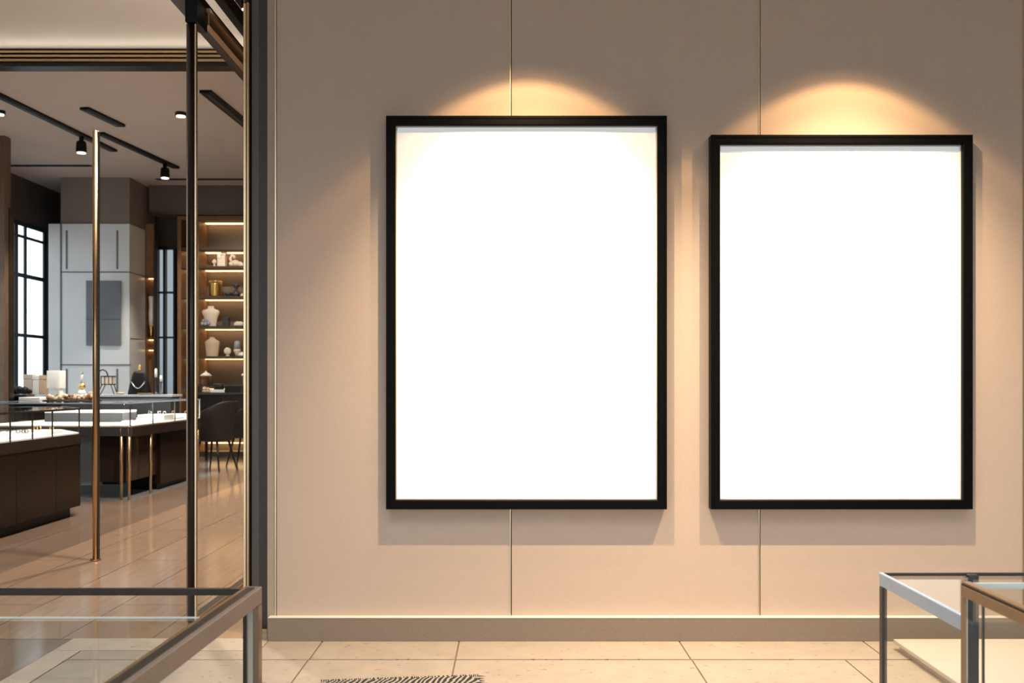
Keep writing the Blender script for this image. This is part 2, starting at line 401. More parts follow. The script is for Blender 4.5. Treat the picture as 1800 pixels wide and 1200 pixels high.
# left wall with its window opening
wy0, wy1, wz0, wz1 = 9.9, 15.44, 0.35, 3.62
t = MB().box(ST_X0-0.02, ST_X0, -4.2, wy0, 0, CEIL2).box(ST_X0-0.02, ST_X0, wy0, ST_Y1, wz1, CEIL)
t.box(ST_X0-0.02, ST_X0, wy0, wy1, 0, wz0).box(ST_X0-0.02, ST_X0, wy1, ST_Y1, 0, wz1)
struct(t, 'wall_left', 'wall_dark', 'dark brown side wall above the shop window', 'wall')
w = MB()
for yy, tk in ((wy0, 0.05), (11.4, 0.05), (12.9, 0.05), (14.52, 0.05), (14.80, 0.03), (wy1-0.03, 0.04)):
    w.box(ST_X0-0.012, ST_X0+0.012, yy-tk, yy+tk, wz0, wz1)
for zz, tk in ((wz0, 0.05), (1.90, 0.025), (2.81, 0.03), (3.40, 0.02), (wz1-0.03, 0.03)):
    w.box(ST_X0-0.011, ST_X0+0.011, wy0, wy1, zz-tk, zz+tk)
win = struct(w, 'window_1', 'window_frame', 'tall black-framed shop window with bright daylight', 'window')
MB().box(ST_X0-0.004, ST_X0+0.002, wy0, wy1, wz0, wz1).build('pane', 'window_glass', win)

# pillar at the left picture edge
px1 = HX(8, 12.2)
t = MB().box(px1-0.5, px1, 12.2, 12.30, 0, CEIL).box(px1-0.5, px1-0.004, 12.205, 12.36, 0, CEIL)
struct(t, 'wall_partition', 'wood_dark', 'brown wood partition end standing before the window', 'wall')
t = MB().box(px1-0.3, px1-0.002+0.01, 12.30, 12.42, 0, 3.4)
struct(t, 'trim_10', 'dark_bronze', 'black post behind the brown wood partition', 'trim')

# column with pale cladding below and taupe above
cx0, cx1, cy0, cy1 = HX(107, 14.7), HX(228, 14.7), 14.7, 15.75
t = MB().box(cx0, cx1, cy0, cy1, 0, CEIL)
col = struct(t, 'column', 'column_taupe', 'square column with pale grey cladding up to two thirds', 'column')
zt = HZ(393, 14.66)
t = MB().box(HX(85, 14.66), cx1+0.012, 14.66, 15.29, 0, zt); t.build('cladding', 'cladding', col, bevel=0.006)
j = MB()
for py in (478, 641): j.box(HX(107, 14.655), cx1+0.013, 14.652, 14.70, HZ(py, 14.655)-0.009, HZ(py, 14.655)+0.009)
for py in (480, 595): j.box(cx1, cx1+0.0165, 14.7, 15.28, HZ(py, 14.8)-0.006, HZ(py, 14.8)+0.006)
for pxx, z0, z1 in ((107, 0.3, zt), (117, 2.9, zt-0.1), (206, 2.9, zt-0.1), (117, 0.3, HZ(648, 14.65)), (206, 0.3, HZ(648, 14.65))):
    j.box(HX(pxx, 14.655)-0.012, HX(pxx, 14.655)+0.012, 14.652, 14.70, z0, z1)
j.build('panel_joint', 'cladding_joint', col)

# bulkhead over shelving + niche panelling right of the column
bz = HZ(375, 15.3)
t = MB().box(HX(262, 15.3), ST_X1, 15.3, ST_Y1, bz, CEIL)
struct(t, 'wall_bulkhead', 'soffit_grey', 'dark taupe bulkhead above the lit shelving', 'wall')
t = MB().box(HX(262, 15.29), ST_X1, 15.27, 15.31, bz-0.02, bz+0.02)
struct(t, 'trim_11', 'bronze', 'bronze edge along the bottom of the bulkhead', 'trim')
# pale narrow windows in back wall between column and shelves
f2 = MB()
for x in (xa, (xb+xc)/2, xd): f2.box(x-0.018, x+0.018, 15.80, 15.9, zb2, zt2)
for z in (zb2, HZ(593, 15.85), HZ(514, 15.85), zt2): f2.box(xa, xd, 15.81, 15.9, z-0.014, z+0.014)
w2 = struct(f2, 'window_2', 'window_frame', 'narrow dim window between column and lit shelving', 'window')
MB().box(xa, xd, 15.855, 15.875, zb2, zt2).build('pane', 'tinted_glass', w2)

# cornice of brass ribs
t = MB().box(ST_X0, ST_X1, 9.46, 9.62, CEIL-0.02, CEIL2)
cor = struct(t, 'trim_12', 'dark_bronze', 'long cornice of three brass ribs across the ceiling', 'trim')
t = MB()
for k in range(3):
    zc = CEIL2 - 0.035 - k*0.041
    t.box(ST_X0, ST_X1, 9.435, 9.47, zc-0.012, zc+0.012)
t.build('rib', 'brass', cor, bevel=0.004)

# --- entrance head: brass jamb, dark header beams, soffit
jx0, jx1 = HX(430, 4.68), HX(441, 4.68)
jm = thing('door_jamb', 'upright brass door jamb beside the dark grey door panel', 'door jamb', (jx0, 4.68, 0))
MB().box(jx0, jx0+0.013, 4.655, 4.76, 0, 3.02).build('cheek', 'pale_brass', jm, bevel=0.002)
MB().box(jx0+0.018, jx1, 4.645, 4.76, 0, 3.02).build('cheek', 'brass', jm, bevel=0.002)
MB().box(jx0+0.013, jx0+0.018, 4.68, 4.75, 0, 3.02).build('seal', 'black', jm)
MB().box(jx0, jx1-0.012, 4.68, 4.75, 3.02, 3.6).build('top_filler', 'dark_bronze', jm)

hb = thing('door_header', 'dark bronze header beam running back above the glass door', 'door header', (-1.64, 5.0, 3.1))
MB().box(-1.72, -1.60, 4.55, 8.2, 3.115, 3.19).build('beam', 'dark_bronze', hb, bevel=0.004)
MB().box(-1.60, -1.565, 5.0, 8.2, 3.04, 3.115).build('brass_rail', 'brass', hb, bevel=0.004)
MB().box(-1.575, -1.555, 4.98, 8.2, 3.10, 3.12).build('brass_lip', 'pale_brass', hb)
MB().box(-1.60, -1.55, 4.55, 8.2, 3.245, 3.33).build('upper_bar', 'dark_bronze', hb, bevel=0.004)
MB().box(HX(325, 4.80), HX(346, 4.80), 4.80, 4.862, HZ(38, 4.80), 3.115).build('bracket', 'black', hb, bevel=0.003)
MB().box(-1.62, -1.575, 4.863, 5.0, 3.0, 3.115).build('door_stop', 'black', hb, bevel=0.003)
MB().box(-1.60, -1.55, 7.9, 8.0, 3.19, 3.245).build('hanger', 'dark_bronze', hb)
t = MB().box(-1.55, ST_X1, 4.81, 8.2, 3.33, 3.40)
struct(t, 'ceiling_soffit', 'soffit_grey', 'dark soffit beside the door header', 'ceiling')
sp = thing('soffit_spotlight', 'small bronze spotlight under the dark soffit beside the brass jamb', 'spotlight', (HX(430, 5.2)-0.0, 5.2, 3.2))
MB().tube([(HX(430, 5.2), 5.2, 3.33), (HX(430, 5.2), 5.2, 3.20)], 0.018).build('housing', 'bronze', sp)
MB().tube([(HX(430, 5.2), 5.2, 3.20), (HX(430, 5.2), 5.2, 3.196)], 0.015).build('lens', 'lamp_face', sp)

# glass door: dark pole stile, glass leaf, floor track
px_, py_ = HX(337.5, 4.83), 4.83
gd = thing('glass_door', 'glass door leaf with a tall dark bronze pole at the front edge', 'door', (px_, py_, 0))
MB().tube([(px_, py_, 0.0), (px_, py_, HZ(38, 4.80)-0.002)], 0.021, 20).build('pole', 'dark_bronze', gd)
MB().box(px_+0.017, px_+0.024, py_-0.012, py_+0.012, 0, 2.98).build('edge_strip', 'pale_brass', gd)
MB().box(px_-0.025, px_-0.018, py_-0.01, py_+0.01, 0, 2.98).build('edge_strip', 'bronze', gd)
MB().box(px_-0.005, px_+0.005, py_+0.02, 8.2, 0.03, 2.998).build('glass_pane', 'door_glass', gd)
ft = thing('floor_track', 'dark metal floor track under the glass door', 'floor track', (-1.6, 5.5, 0))
MB().box(-1.63, -1.585, 4.86, 8.2, 0.0, 0.012).build('channel', 'dark_steel', ft)
MB().box(-1.584, -1.576, 4.86, 8.2, 0.0, 0.014).build('edge', 'brass', ft)

# free-standing brass pole
bx, by = HX(168, 6.48), 6.48
bp = thing('brass_pole', 'slim free-standing brass pole in front of the dark counter', 'pole', (bx, by, 0))
MB().tube([(bx, by, 0), (bx, by, HZ(230, 6.48))], 0.019, 20).build('shaft', 'brass', bp)
MB().tube([(bx, by, 0), (bx, by, 0.012)], 0.034, 20).build('foot', 'brass', bp)
MB().box(bx+0.012, bx+0.024, by-0.008, by+0.012, 0.0, HZ(232, 6.48)).build('edge_strip', 'dark_bronze', bp)

# ================================================================== POSTERS
def poster(x0p, x1p, y0p, y1p, label):
    fy = WY - 0.056
    x0, x1, z1, z0 = HX(x0p, fy), HX(x1p, fy), HZ(y0p, fy), HZ(y1p, fy)
    r = thing('framed_poster', label, 'poster', ((x0+x1)/2, WY, z0))
    wfr = 0.0425
    prof = [(0, WY-0.0005), (0, fy+0.002), (0.002, fy), (0.0125, fy), (0.0135, fy+0.0025), (0.038, fy+0.003), (wfr, fy+0.006), (wfr, WY-0.0005)]
    rect_frame(x0, x1, z0, z1, prof).build('frame', 'black_frame', r)
    MB().box(x0+wfr-0.001, x1-wfr+0.001, WY-0.024, WY-0.001, z0+wfr-0.001, z1-wfr+0.001).build('blank_sheet', 'paper', r, label='blank white poster sheet')
    rect_frame(x0+wfr, x1-wfr, z0+wfr, z1-wfr, [(0, WY-0.024), (0, WY-0.028), (0.006, WY-0.028), (0.007, WY-0.024)]).build('inner_bead', 'white_bead', r)
    return (x0+x1)/2, z1
p1 = poster(678.5, 1172.5, 203, 895, 'taller blank white poster in a black frame behind which the first brass seam runs')
p2 = poster(1250, 1710.5, 236.5, 895, 'shorter blank white poster in a black frame above the glass cases')

# ================================================================== FOREGROUND GLASS CASES
TZ = 0.62
def prism_rail(m, a, b, w, h, ztop):
    m.bar((a[0], a[1], ztop-h/2), (b[0], b[1], ztop-h/2), w, h)
# left case
bx1, by1 = HX(461, 2.74), 2.74
dvx = (960-900)/F                                  # slight skew of the case against the wall
def L(d): return (bx1 + dvx*(-d), by1 - d)         # point d metres nearer along the right side
lc = thing('glass_display_case', 'bronze-framed glass display case at the lower left, before the wood floor', 'display case', (-1.3, 2.0, 0))
rw, rh = 0.042, 0.048
MB().box(-2.3, bx1-rw, by1-0.014, by1, TZ-0.024, TZ-0.004).build('back_rail', 'dark_bronze', lc, bevel=0.002)
a, b = L(0), L(1.75)
off = rw/2
MB().bar((a[0]-off, a[1], TZ-rh/2), (b[0]-off, b[1], TZ-rh/2), rw, rh).build('side_rail', 'bronze_paint', lc, bevel=0.003)
MB().bar((a[0]-off-0.004, a[1]-0.03, TZ+0.0015), (b[0]-off-0.004, b[1], TZ+0.0015), rw*0.55, 0.003).build('rail_inlay', 'dark_bronze', lc)
MB().bar((a[0]-rw+0.003, a[1]-0.03, TZ+0.002), (b[0]-rw+0.003, b[1], TZ+0.002), 0.007, 0.004).build('edge_strip', 'brass', lc, label='thin brass strip standing for an orange glint')  # brass line paints an orange reflection along the rail top
for d in (0.0, 0.72, 1.72):
    q = L(d)
    MB().box(q[0]-rw, q[0], q[1]-0.04, q[1], 0.0, TZ-rh).build('post', 'bronze_paint' if d else 'bronze', lc, bevel=0.003)
MB().box(-2.3, -2.26, by1-0.04, by1, 0, TZ-0.024).build('post', 'bronze', lc, bevel=0.003)
MB().box(bx1-rw+0.013, bx1-rw+0.027, by1-0.0425, by1-0.0402, 0.0, TZ-rh-0.004).build('post_sheen', 'sheen_grey', lc, label='pale grey strip for the sheen on the post')  # pale strip paints the reflection in the polished post
MB().box(bx1-rw-0.001, bx1-rw+0.008, by1-0.0425, by1-0.0402, 0.0, TZ-rh-0.002).build('seal', 'dark_bronze', lc)  # dark strip paints the dark side of the post's reflection
yg = (EYE-TZ)*F/(1083-HY)
q0, q1 = L(by1-yg), L(1.75)
MB().prism([(-2.3, yg), (q0[0]-rw, yg), (q1[0]-rw, q1[1]), (-2.3, q1[1])], TZ-0.016, TZ-0.006).build('top_glass', 'glass', lc)
MB().box(-2.3, q0[0]-rw, yg-0.002, yg, TZ-0.005, TZ-0.001).build('glass_edge', 'glass_rim', lc)
MB().box(-2.3, bx1-rw, by1-0.010, by1-0.004, 0.03, TZ-0.024).build('back_glass', 'glass', lc)
MB().bar((a[0]-off, a[1]-0.01, 0.015), (b[0]-off, b[1], 0.015), rw, 0.03).build('base_rail', 'bronze_paint', lc)
MB().box(-2.3, bx1-rw, by1-0.03, by1, 0.0, 0.03).build('base_rail', 'bronze_paint', lc)

# right case (farther), pale steel rail
ax, ay = HX(1545, 2.94), 2.94
rc = thing('glass_display_case', 'glass case with a pale steel side rail, the farther of the two at lower right', 'display case', (ax+0.5, 2.6, 0))
MB().box(ax, ax+0.012, ay-0.54, ay, TZ-0.040, TZ).build('side_rail', 'steel_sheen', rc, bevel=0.003)
MB().box(ax+0.016, ax+1.5, ay-0.012, ay, TZ-0.010, TZ).build('back_rail', 'dark_steel', rc, bevel=0.002)
MB().box(ax, ax+0.015, ay-0.028, ay-0.001, 0, TZ-0.040).build('post', 'dark_steel', rc, bevel=0.003)
xm = HX(1694, ay)
MB().box(xm, xm+0.032, ay-0.032, ay-0.012, 0, TZ-0.002).build('post', 'dark_steel', rc, bevel=0.003)
MB().box(xm-0.010, xm-0.001, ay-0.03, ay-0.013, 0, TZ-0.01).build('post_edge', 'silver', rc)
MB().box(ax+1.47, ax+1.5, ay-0.03, ay-0.012, 0, TZ-0.01).build('post', 'dark_steel', rc)
MB().box(ax+0.003, ax+0.012, ay-0.54, ay-0.531, 0, TZ-0.04).build('post', 'dark_steel', rc)
MB().box(ax+0.016, ax+1.5, ay-0.57, ay-0.013, TZ-0.018, TZ-0.010).build('top_glass', 'glass', rc)
MB().box(ax+0.004, ax+0.010, ay-0.515, ay-0.03, 0.02, TZ-0.04).build('side_glass', 'glass', rc)

# nearer right case, brown metal rail, a little taller
TZ2 = 0.735
ny = (EYE-TZ2)*F/(1024-HY); nx = HX(1688.5, ny)
nc = thing('glass_display_case', 'nearer glass case with a brown metal rail in the lower right corner', 'display case', (nx+0.4, ny-0.3, 0))
MB().box(nx, nx+0.010, ny-0.9, ny, TZ2-0.030, TZ2-0.0045).build('side_rail', 'brown_metal', nc, bevel=0.0015)
MB().box(nx+0.001, nx+0.011, ny-0.9, ny, TZ2-0.0045, TZ2-0.001).build('seal', 'black', nc)
MB().box(nx+0.004, nx+0.022, ny-0.9, ny, TZ2-0.001, TZ2+0.003).build('top_trim', 'brown_metal', nc)
MB().box(nx, nx+0.0075, ny-0.014, ny, 0, TZ2-0.030).build('post', 'brown_metal', nc, bevel=0.001)
MB().box(nx+0.011, nx+1.2, ny-0.90, ny, TZ2-0.012, TZ2-0.004).build('top_glass', 'glass', nc)
MB().box(nx+0.023, nx+1.2, ny-0.012, ny-0.002, TZ2-0.012, TZ2+0.001).build('glass_edge', 'glass_rim', nc)
xq = HX(1725.5, ny)
MB().box(xq-0.002, xq+0.002, ny-0.011, ny-0.004, 0, TZ2-0.013).build('glass_joint', 'dark_steel', nc)
MB().box(nx+0.008, nx+1.2, ny-0.012, ny-0.005, 0.0, TZ2-0.013).build('back_glass', 'glass', nc)
MB().box(nx, nx+0.01, ny-0.9, ny-0.88, 0, TZ2-0.03).build('post', 'brown_metal', nc)
MB().box(nx+1.19, nx+1.2, ny-0.02, ny, 0, TZ2-0.013).build('post', 'brown_metal', nc)

# low white slab added for a light patch on the tiles by the wall
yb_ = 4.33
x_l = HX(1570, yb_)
pl = thing('light_patch_slab', 'low white slab standing for a light patch on the tiles at the right, behind the glass cases', 'plinth', (x_l+0.5, 3.9, 0))
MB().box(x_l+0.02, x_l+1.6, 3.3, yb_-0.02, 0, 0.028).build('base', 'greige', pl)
MB().box(x_l, x_l+1.62, 3.28, yb_, 0.028, 0.048).build('top', 'light_patch_white', pl, bevel=0.004)

# striped rug at the bottom edge
rg = []
def rugpt(u, v):
    # u along the far edge 0..1, v away from it toward the camera
    A, B = Vector((-0.76, 3.845)), Vector((-0.135, 3.915))
    p = A.lerp(B, u); d = (B-A).normalized(); nrm = Vector((d.y, -d.x))
    p = p + nrm*v
    return p
t = MB(); NU, NV = 90, 22
pts = []
for j in range(NV+1):
    for i in range(NU+1):
        u, v = i/NU, j/NV
        ex = 0.0
        if j == 0: ex = -0.004*math.sin(u*170) - 0.003*math.sin(u*61)
        q = rugpt(u, v*0.85 + ex + 0.05*max(0, abs(u-0.5)*2-0.86)**1*3*(1-v))
        edge = min(1.0, min(u, 1-u)*12, (v*0.85)*18)
        pts.append((q.x, q.y, 0.002 + 0.018*math.sqrt(max(0, edge)) + 0.002*math.sin(u*50)*edge))
fs = [(j*(NU+1)+i, j*(NU+1)+i+1, (j+1)*(NU+1)+i+1, (j+1)*(NU+1)+i) for j in range(NV) for i in range(NU)]
t.add(pts, fs, True)
rugroot = thing('striped_rug', 'black and white striped hide rug at the bottom edge of the tile floor', 'rug', (-0.45, 3.5, 0))
ro = t.build('pelt', 'zebra', rugroot)
sm = ro.modifiers.new('solid', 'SOLIDIFY'); sm.thickness = 0.004; sm.offset = 1
t = MB()
for k in range(70):
    u = (k+0.5)/70 + random.uniform(-0.004, 0.004)
    a0 = rugpt(u, 0.004); a1 = rugpt(u + random.uniform(-0.01, 0.012), -0.012 - random.random()*0.012)
    t.tube([(a0.x, a0.y, 0.008), ((a0.x+a1.x)/2, (a0.y+a1.y)/2, 0.012), (a1.x, a1.y, 0.003)], [0.002, 0.0018, 0.0006], 5)
for k in range(26):
    v = k/26*0.8; a0 = rugpt(1, v); a1 = rugpt(1.025 + random.random()*0.02, v-0.01)
    t.tube([(a0.x, a0.y, 0.008), (a1.x, a1.y, 0.003)], [0.002, 0.0006], 5)
t.build('fringe', 'black', rugroot, kind='stuff')

# ================================================================== SHOP CEILING FIXTURES
def cpt(px, py, z=CEIL):
    Y = F*(z-EYE)/(HY-py); return HX(px, Y), Y
def slot(name, a, b, w, label, cat, drop=0.03):
    (x0, y0), (x1, y1) = cpt(*a), cpt(*b)
    r = thing(name, label, cat, ((x0+x1)/2, (y0+y1)/2, CEIL))
    MB().bar((x0, y0, CEIL-drop/2), (x1, y1, CEIL-drop/2), w, drop).build('rail', 'black', r)
    ins = 0.35
    d = Vector((x1-x0, y1-y0)).normalized()*0.04
    MB().bar((x0+d.x, y0+d.y, CEIL-drop-0.003), (x1-d.x, y1-d.y, CEIL-drop-0.003), w*ins, 0.006).build('conductor', 'charcoal', r)
    return r
slot('light_track', (-60, 137), (200, 263), 0.10, 'long black light track on the shop ceiling at far left', 'light track')
slot('light_track', (176, 232), (310, 293), 0.10, 'black light track on the shop ceiling just right of the brass pole', 'light track')
slot('ceiling_slot', (148, 188), (213, 219), 0.11, 'short black slot between the two light tracks', 'ceiling slot')
slot('ceiling_slot', (361, 158), (470, 247), 0.13, 'wide black slot above the lit shelving by the glass door', 'ceiling slot')
slot('linear_slot', (8, 290.5), (161, 290.5), 0.07, 'thin black cross slot above the window side of the shop', 'ceiling slot', 0.012)
slot('linear_slot', (275, 314.5), (470, 314.5), 0.07, 'thin black cross slot in front of the bulkhead', 'ceiling slot', 0.012)
def track_spot(px, py, label):
    x, Y = cpt(px, py)
    r = thing('track_spotlight', label, 'spotlight', (x, Y, CEIL-0.03))
    MB().tube([(x, Y, CEIL-0.03), (x, Y, CEIL-0.09)], 0.028).build('stem', 'black', r)
    cn = MB().lathe(x, Y, CEIL-0.23, [(0.062, 0), (0.064, 0.03), (0.06, 0.12), (0.05, 0.14)]).build('can', 'black', r)
    MB().tube([(x, Y, CEIL-0.2305), (x, Y, CEIL-0.238)], 0.052).build('lens', 'lamp_face', cn)
    return x, Y
s1 = track_spot(143, 236, 'black cylinder spotlight on the far left light track')
s2 = track_spot(290, 284, 'black cylinder spotlight on the track right of the brass pole')
def downlight(px, py, label):
    x, Y = cpt(px, py)
    r = thing('ceiling_downlight', label, 'downlight', (x, Y, CEIL))
    rm = MB().tube([(x, Y, CEIL), (x, Y, CEIL-0.04)], 0.065, 20).build('rim', 'dark_bronze', r)
    MB().tube([(x, Y, CEIL-0.0405), (x, Y, CEIL-0.048)], 0.05, 20).build('lens', 'lamp_face', rm)
    return x, Y
d1 = downlight(318, 198, 'round downlight beside the dark door pole')
d2 = downlight(-1, 195, 'round downlight at the left picture edge')

# ================================================================== SHOP COUNTERS
# dark brown counter with glass showcase on top
CX1, CYF = -3.865, 8.68
poly = [(CX1, 5.6), (CX1, CYF), (-4.33, 9.27), (-4.65, 9.27), (-4.65, 5.6)]
def inset(poly, d):
    c = [sum(p[i] for p in poly)/len(poly) for i in (0, 1)]
    out = []
    for x, y in poly: out.append((x + (d if x < c[0] else -d), y + (d if y < c[1] else -d)))
    return out
dc = thing('jewellery_counter', 'long dark brown lacquer counter with a glass showcase top, at left', 'counter', (-4.2, 7.5, 0))
zb, zg = HZ(762, CYF), HZ(717, CYF)
MB().prism(inset(poly, 0.006), 0.087, zb-0.085).build('body', 'brown_lacquer', dc, bevel=0.003)
MB().prism(poly, zb-0.085, zb).build('upper_band', 'lacquer_band', dc, bevel=0.003)
MB().prism(inset(poly, 0.07), 0, 0.087).build('plinth', 'black', dc)
for pxs in (31, 100):
    Y = CX1*F/(pxs-900)
    MB().box(CX1-0.01, CX1-0.0045, Y-0.004, Y+0.004, 0.09, zb-0.088).build('panel_joint', 'black', dc)
MB().prism(inset(poly, 0.015), zb, zb+0.012).build('display_deck', 'white', dc)
ip = inset(poly, 0.012)
gp = MB()
MB().prism(ip, zg-0.010, zg).build('top_glass', 'glass', dc)
fr = MB()
for i in range(len(ip)):
    a, b = ip[i], ip[(i+1) % len(ip)]
    fr.bar((*a, zg-0.004), (*b, zg-0.004), 0.012, 0.012)
fr.build('edge_frame', 'dark_bronze', dc)
for Y in (6.4, 7.1, CX1*F/(21-900), CX1*F/(60-900), CX1*F/(95-900), CYF-0.012):
    MB().box(CX1-0.018, CX1-0.010, Y-0.007, Y+0.007, zb+0.001, zg-0.010).build('mullion', 'dark_bronze', dc)
MB().box(CX1-0.016, CX1-0.012, 5.62, CYF-0.02, zb+0.001, zg-0.010).build('side_glass', 'glass', dc)
MB().box(-4.635, -4.631, 5.62, 9.25, zb+0.001, zg-0.010).build('rear_glass', 'glass', dc)
MB().box(CX1-0.05, CX1-0.03, 5.7, CYF-0.05, zg-0.016, zg-0.011).build('light_housing', 'dark_bronze', dc)
MB().box(CX1-0.003, CX1+0.002, 5.6, CYF, zb-0.088, zb-0.084).build('trim_line', 'bronze', dc)

# brass-legged display table with glass showcase
TX1, TX0, TY0, TY1 = -3.85, -5.45, 9.76, 11.94
tb, tg = HZ(749, TY0), HZ(708, TY0)
dt = thing('jewellery_table', 'glass-topped showcase table on slim brass legs, behind the dark counter', 'table', (-4.5, 10.8, 0))
MB().box(TX0, TX1, TY0, TY1, tb-0.10, tb-0.012).build('apron', 'charcoal', dt)
MB().box(TX1-0.02, TX1+0.004, TY0+0.06, TY1-0.02, tb-0.11, tb-0.014).build('side_band', 'lacquer_band', dt)
MB().box(TX0, TX1, TY0-0.004, TY1, tb-0.012, tb).build('brass_edge', 'pale_brass', dt, bevel=0.003)
MB().box(TX0+0.012, TX1-0.012, TY0+0.012, TY1-0.012, tb, tb+0.008).build('display_deck', 'white', dt)
for (x, y) in ((TX1-0.022, TY0+0.02), (TX1-0.10, TY0+0.02), (TX1-0.022, TY1-0.02), (TX0+0.02, TY0+0.02), (TX0+0.02, TY1-0.02), (TX1-0.022, TY0+0.6)):
    MB().tube([(x, y, 0), (x, y, tb-0.012)], [0.013, 0.021], 14).build('leg', 'brass', dt)
MB().box(TX1-0.42, TX1-0.05, TY0+0.97, TY1-0.05, 0.06, tb-0.10).build('cabinet', 'brown_lacquer', dt, bevel=0.003)
MB().box(TX1-0.42, TX1-0.09, TY0+0.12, TY0+0.96, 0.17, tb-0.10).build('drawer_cabinet', 'lacquer_band', dt, bevel=0.003)
MB().box(TX1-0.40, TX1-0.10, TY0+1.0, TY1-0.07, 0.0, 0.06).build('plinth', 'black', dt)
MB().box(HX(183, 10.3), HX(213, 10.3), 10.25, 10.75, 0.11, tb-0.10).build('drawer_box', 'black', dt, bevel=0.003)
MB().box(TX0, HX(183, 10.3), TY0+0.5, TY0+0.52, 0.10, tb-0.10).build('screen_panel', 'frosted', dt)
MB().box(TX0, TX1, TY0, TY1, tg-0.010, tg).build('top_glass', 'glass', dt)
MB().box(TX1-0.006, TX1-0.002, TY0+0.01, TY1-0.01, tb+0.001, tg-0.010).build('side_glass', 'glass', dt)
MB().box(TX0+0.01, TX1-0.01, TY0+0.002, TY0+0.006, tb+0.001, tg-0.010).build('front_glass', 'glass', dt)
for (x, y) in ((TX1-0.012, TY0+0.002), (TX1-0.012, 10.38), (TX1-0.012, 11.06), (TX1-0.012, TY1-0.014)):
    MB().box(x, x+0.011, y, y+0.012, tb, tg-0.010).build('mullion', 'dark_steel' if y < 11.5 else 'white', dt)
m_ = MB()
for a, b in (((TX0, TY0), (TX1, TY0)), ((TX1, TY0), (TX1, TY1)), ((TX1, TY1), (TX0, TY1)), ((TX0, TY1), (TX0, TY0))):
    m_.bar((*a, tg-0.004), (*b, tg-0.004), 0.010, 0.010)
m_.build('edge_frame', 'steel_sheen', dt)
MB().box(TX1-0.05, TX1-0.035, TY0+0.05, TY1-0.05, tg-0.016, tg-0.012).build('light_housing', 'dark_steel', dt)
MB().box(TX0+0.05, TX1-0.08, TY0+0.03, TY0+0.045, tg-0.016, tg-0.012).build('light_housing', 'dark_steel', dt)

# back counter: long dark unit behind the table
KZ = 1.03
bc = thing('back_counter', 'long black counter with a pale top edge, behind the showcase table', 'counter', (-5.0, 12.7, 0))
MB().box(-5.75, -4.36, 12.35, 12.68, 0.06, KZ-0.03).build('body', 'charcoal', bc, bevel=0.004)
MB().box(-5.80, -4.33, 12.32, 12.71, KZ-0.03, KZ).build('top', 'blue_grey', bc, bevel=0.004)
MB().box(-5.7, -4.4, 12.42, 12.64, 0, 0.06).build('plinth', 'black', bc)
wc = thing('window_counter', 'low black shelf unit with a grey top, beside the window', 'shelf unit', (-6.1, 12.9, 0))
wx0, wx1 = HX(18, 12.6), HX(84, 12.6)
wz = HZ(693, 12.6)
MB().box(wx0-0.1, wx1, 12.6, 13.1, 0.05, 0.60).build('body', 'charcoal', wc, bevel=0.004)
MB().box(wx0-0.12, wx1+0.02, 12.58, 13.12, wz-0.03, wz).build('top', 'silver', wc, bevel=0.003)
MB().box(wx0-0.1, wx1, 13.06, 13.1, 0.60, wz-0.03).build('back_panel', 'black', wc)
MB().box(wx0-0.1, wx0-0.07, 12.6, 13.06, 0.60, wz-0.03).build('side_panel', 'black', wc)
MB().box(wx1-0.03, wx1, 12.6, 13.06, 0.60, wz-0.03).build('side_panel', 'black', wc)
MB().box(wx0-0.08, wx1-0.02, 12.64, 13.06, 0, 0.05).build('plinth', 'black', wc)

# black cashier desk before the shelving
dx0, dx1, dy = HX(338, 14.2), HX(440, 14.2), 14.2
dz = HZ(690, dy)
dk = thing('cashier_desk', 'black desk with pale slabs on top, in front of the lit shelving', 'desk', ((dx0+dx1)/2, dy+0.3, 0))
MB().box(dx0, dx1+0.4, dy, dy+0.6, 0.56, dz-0.03).build('body', 'black', dk, bevel=0.004)
for x, y in ((dx0+0.03, dy+0.03), (dx1+0.37, dy+0.03), (dx0+0.03, dy+0.57), (dx1+0.37, dy+0.57)):
    MB().box(x-0.02, x+0.02, y-0.02, y+0.02, 0, 0.56).build('leg', 'black', dk)
MB().box(dx0-0.02, dx1+0.42, dy-0.02, dy+0.62, dz-0.03, dz).build('top', 'charcoal', dk, bevel=0.004)
MB().box(HX(392, dy), HX(393, dy), dy-0.004, dy, 0.57, dz-0.03).build('panel_joint', 'charcoal', dk)

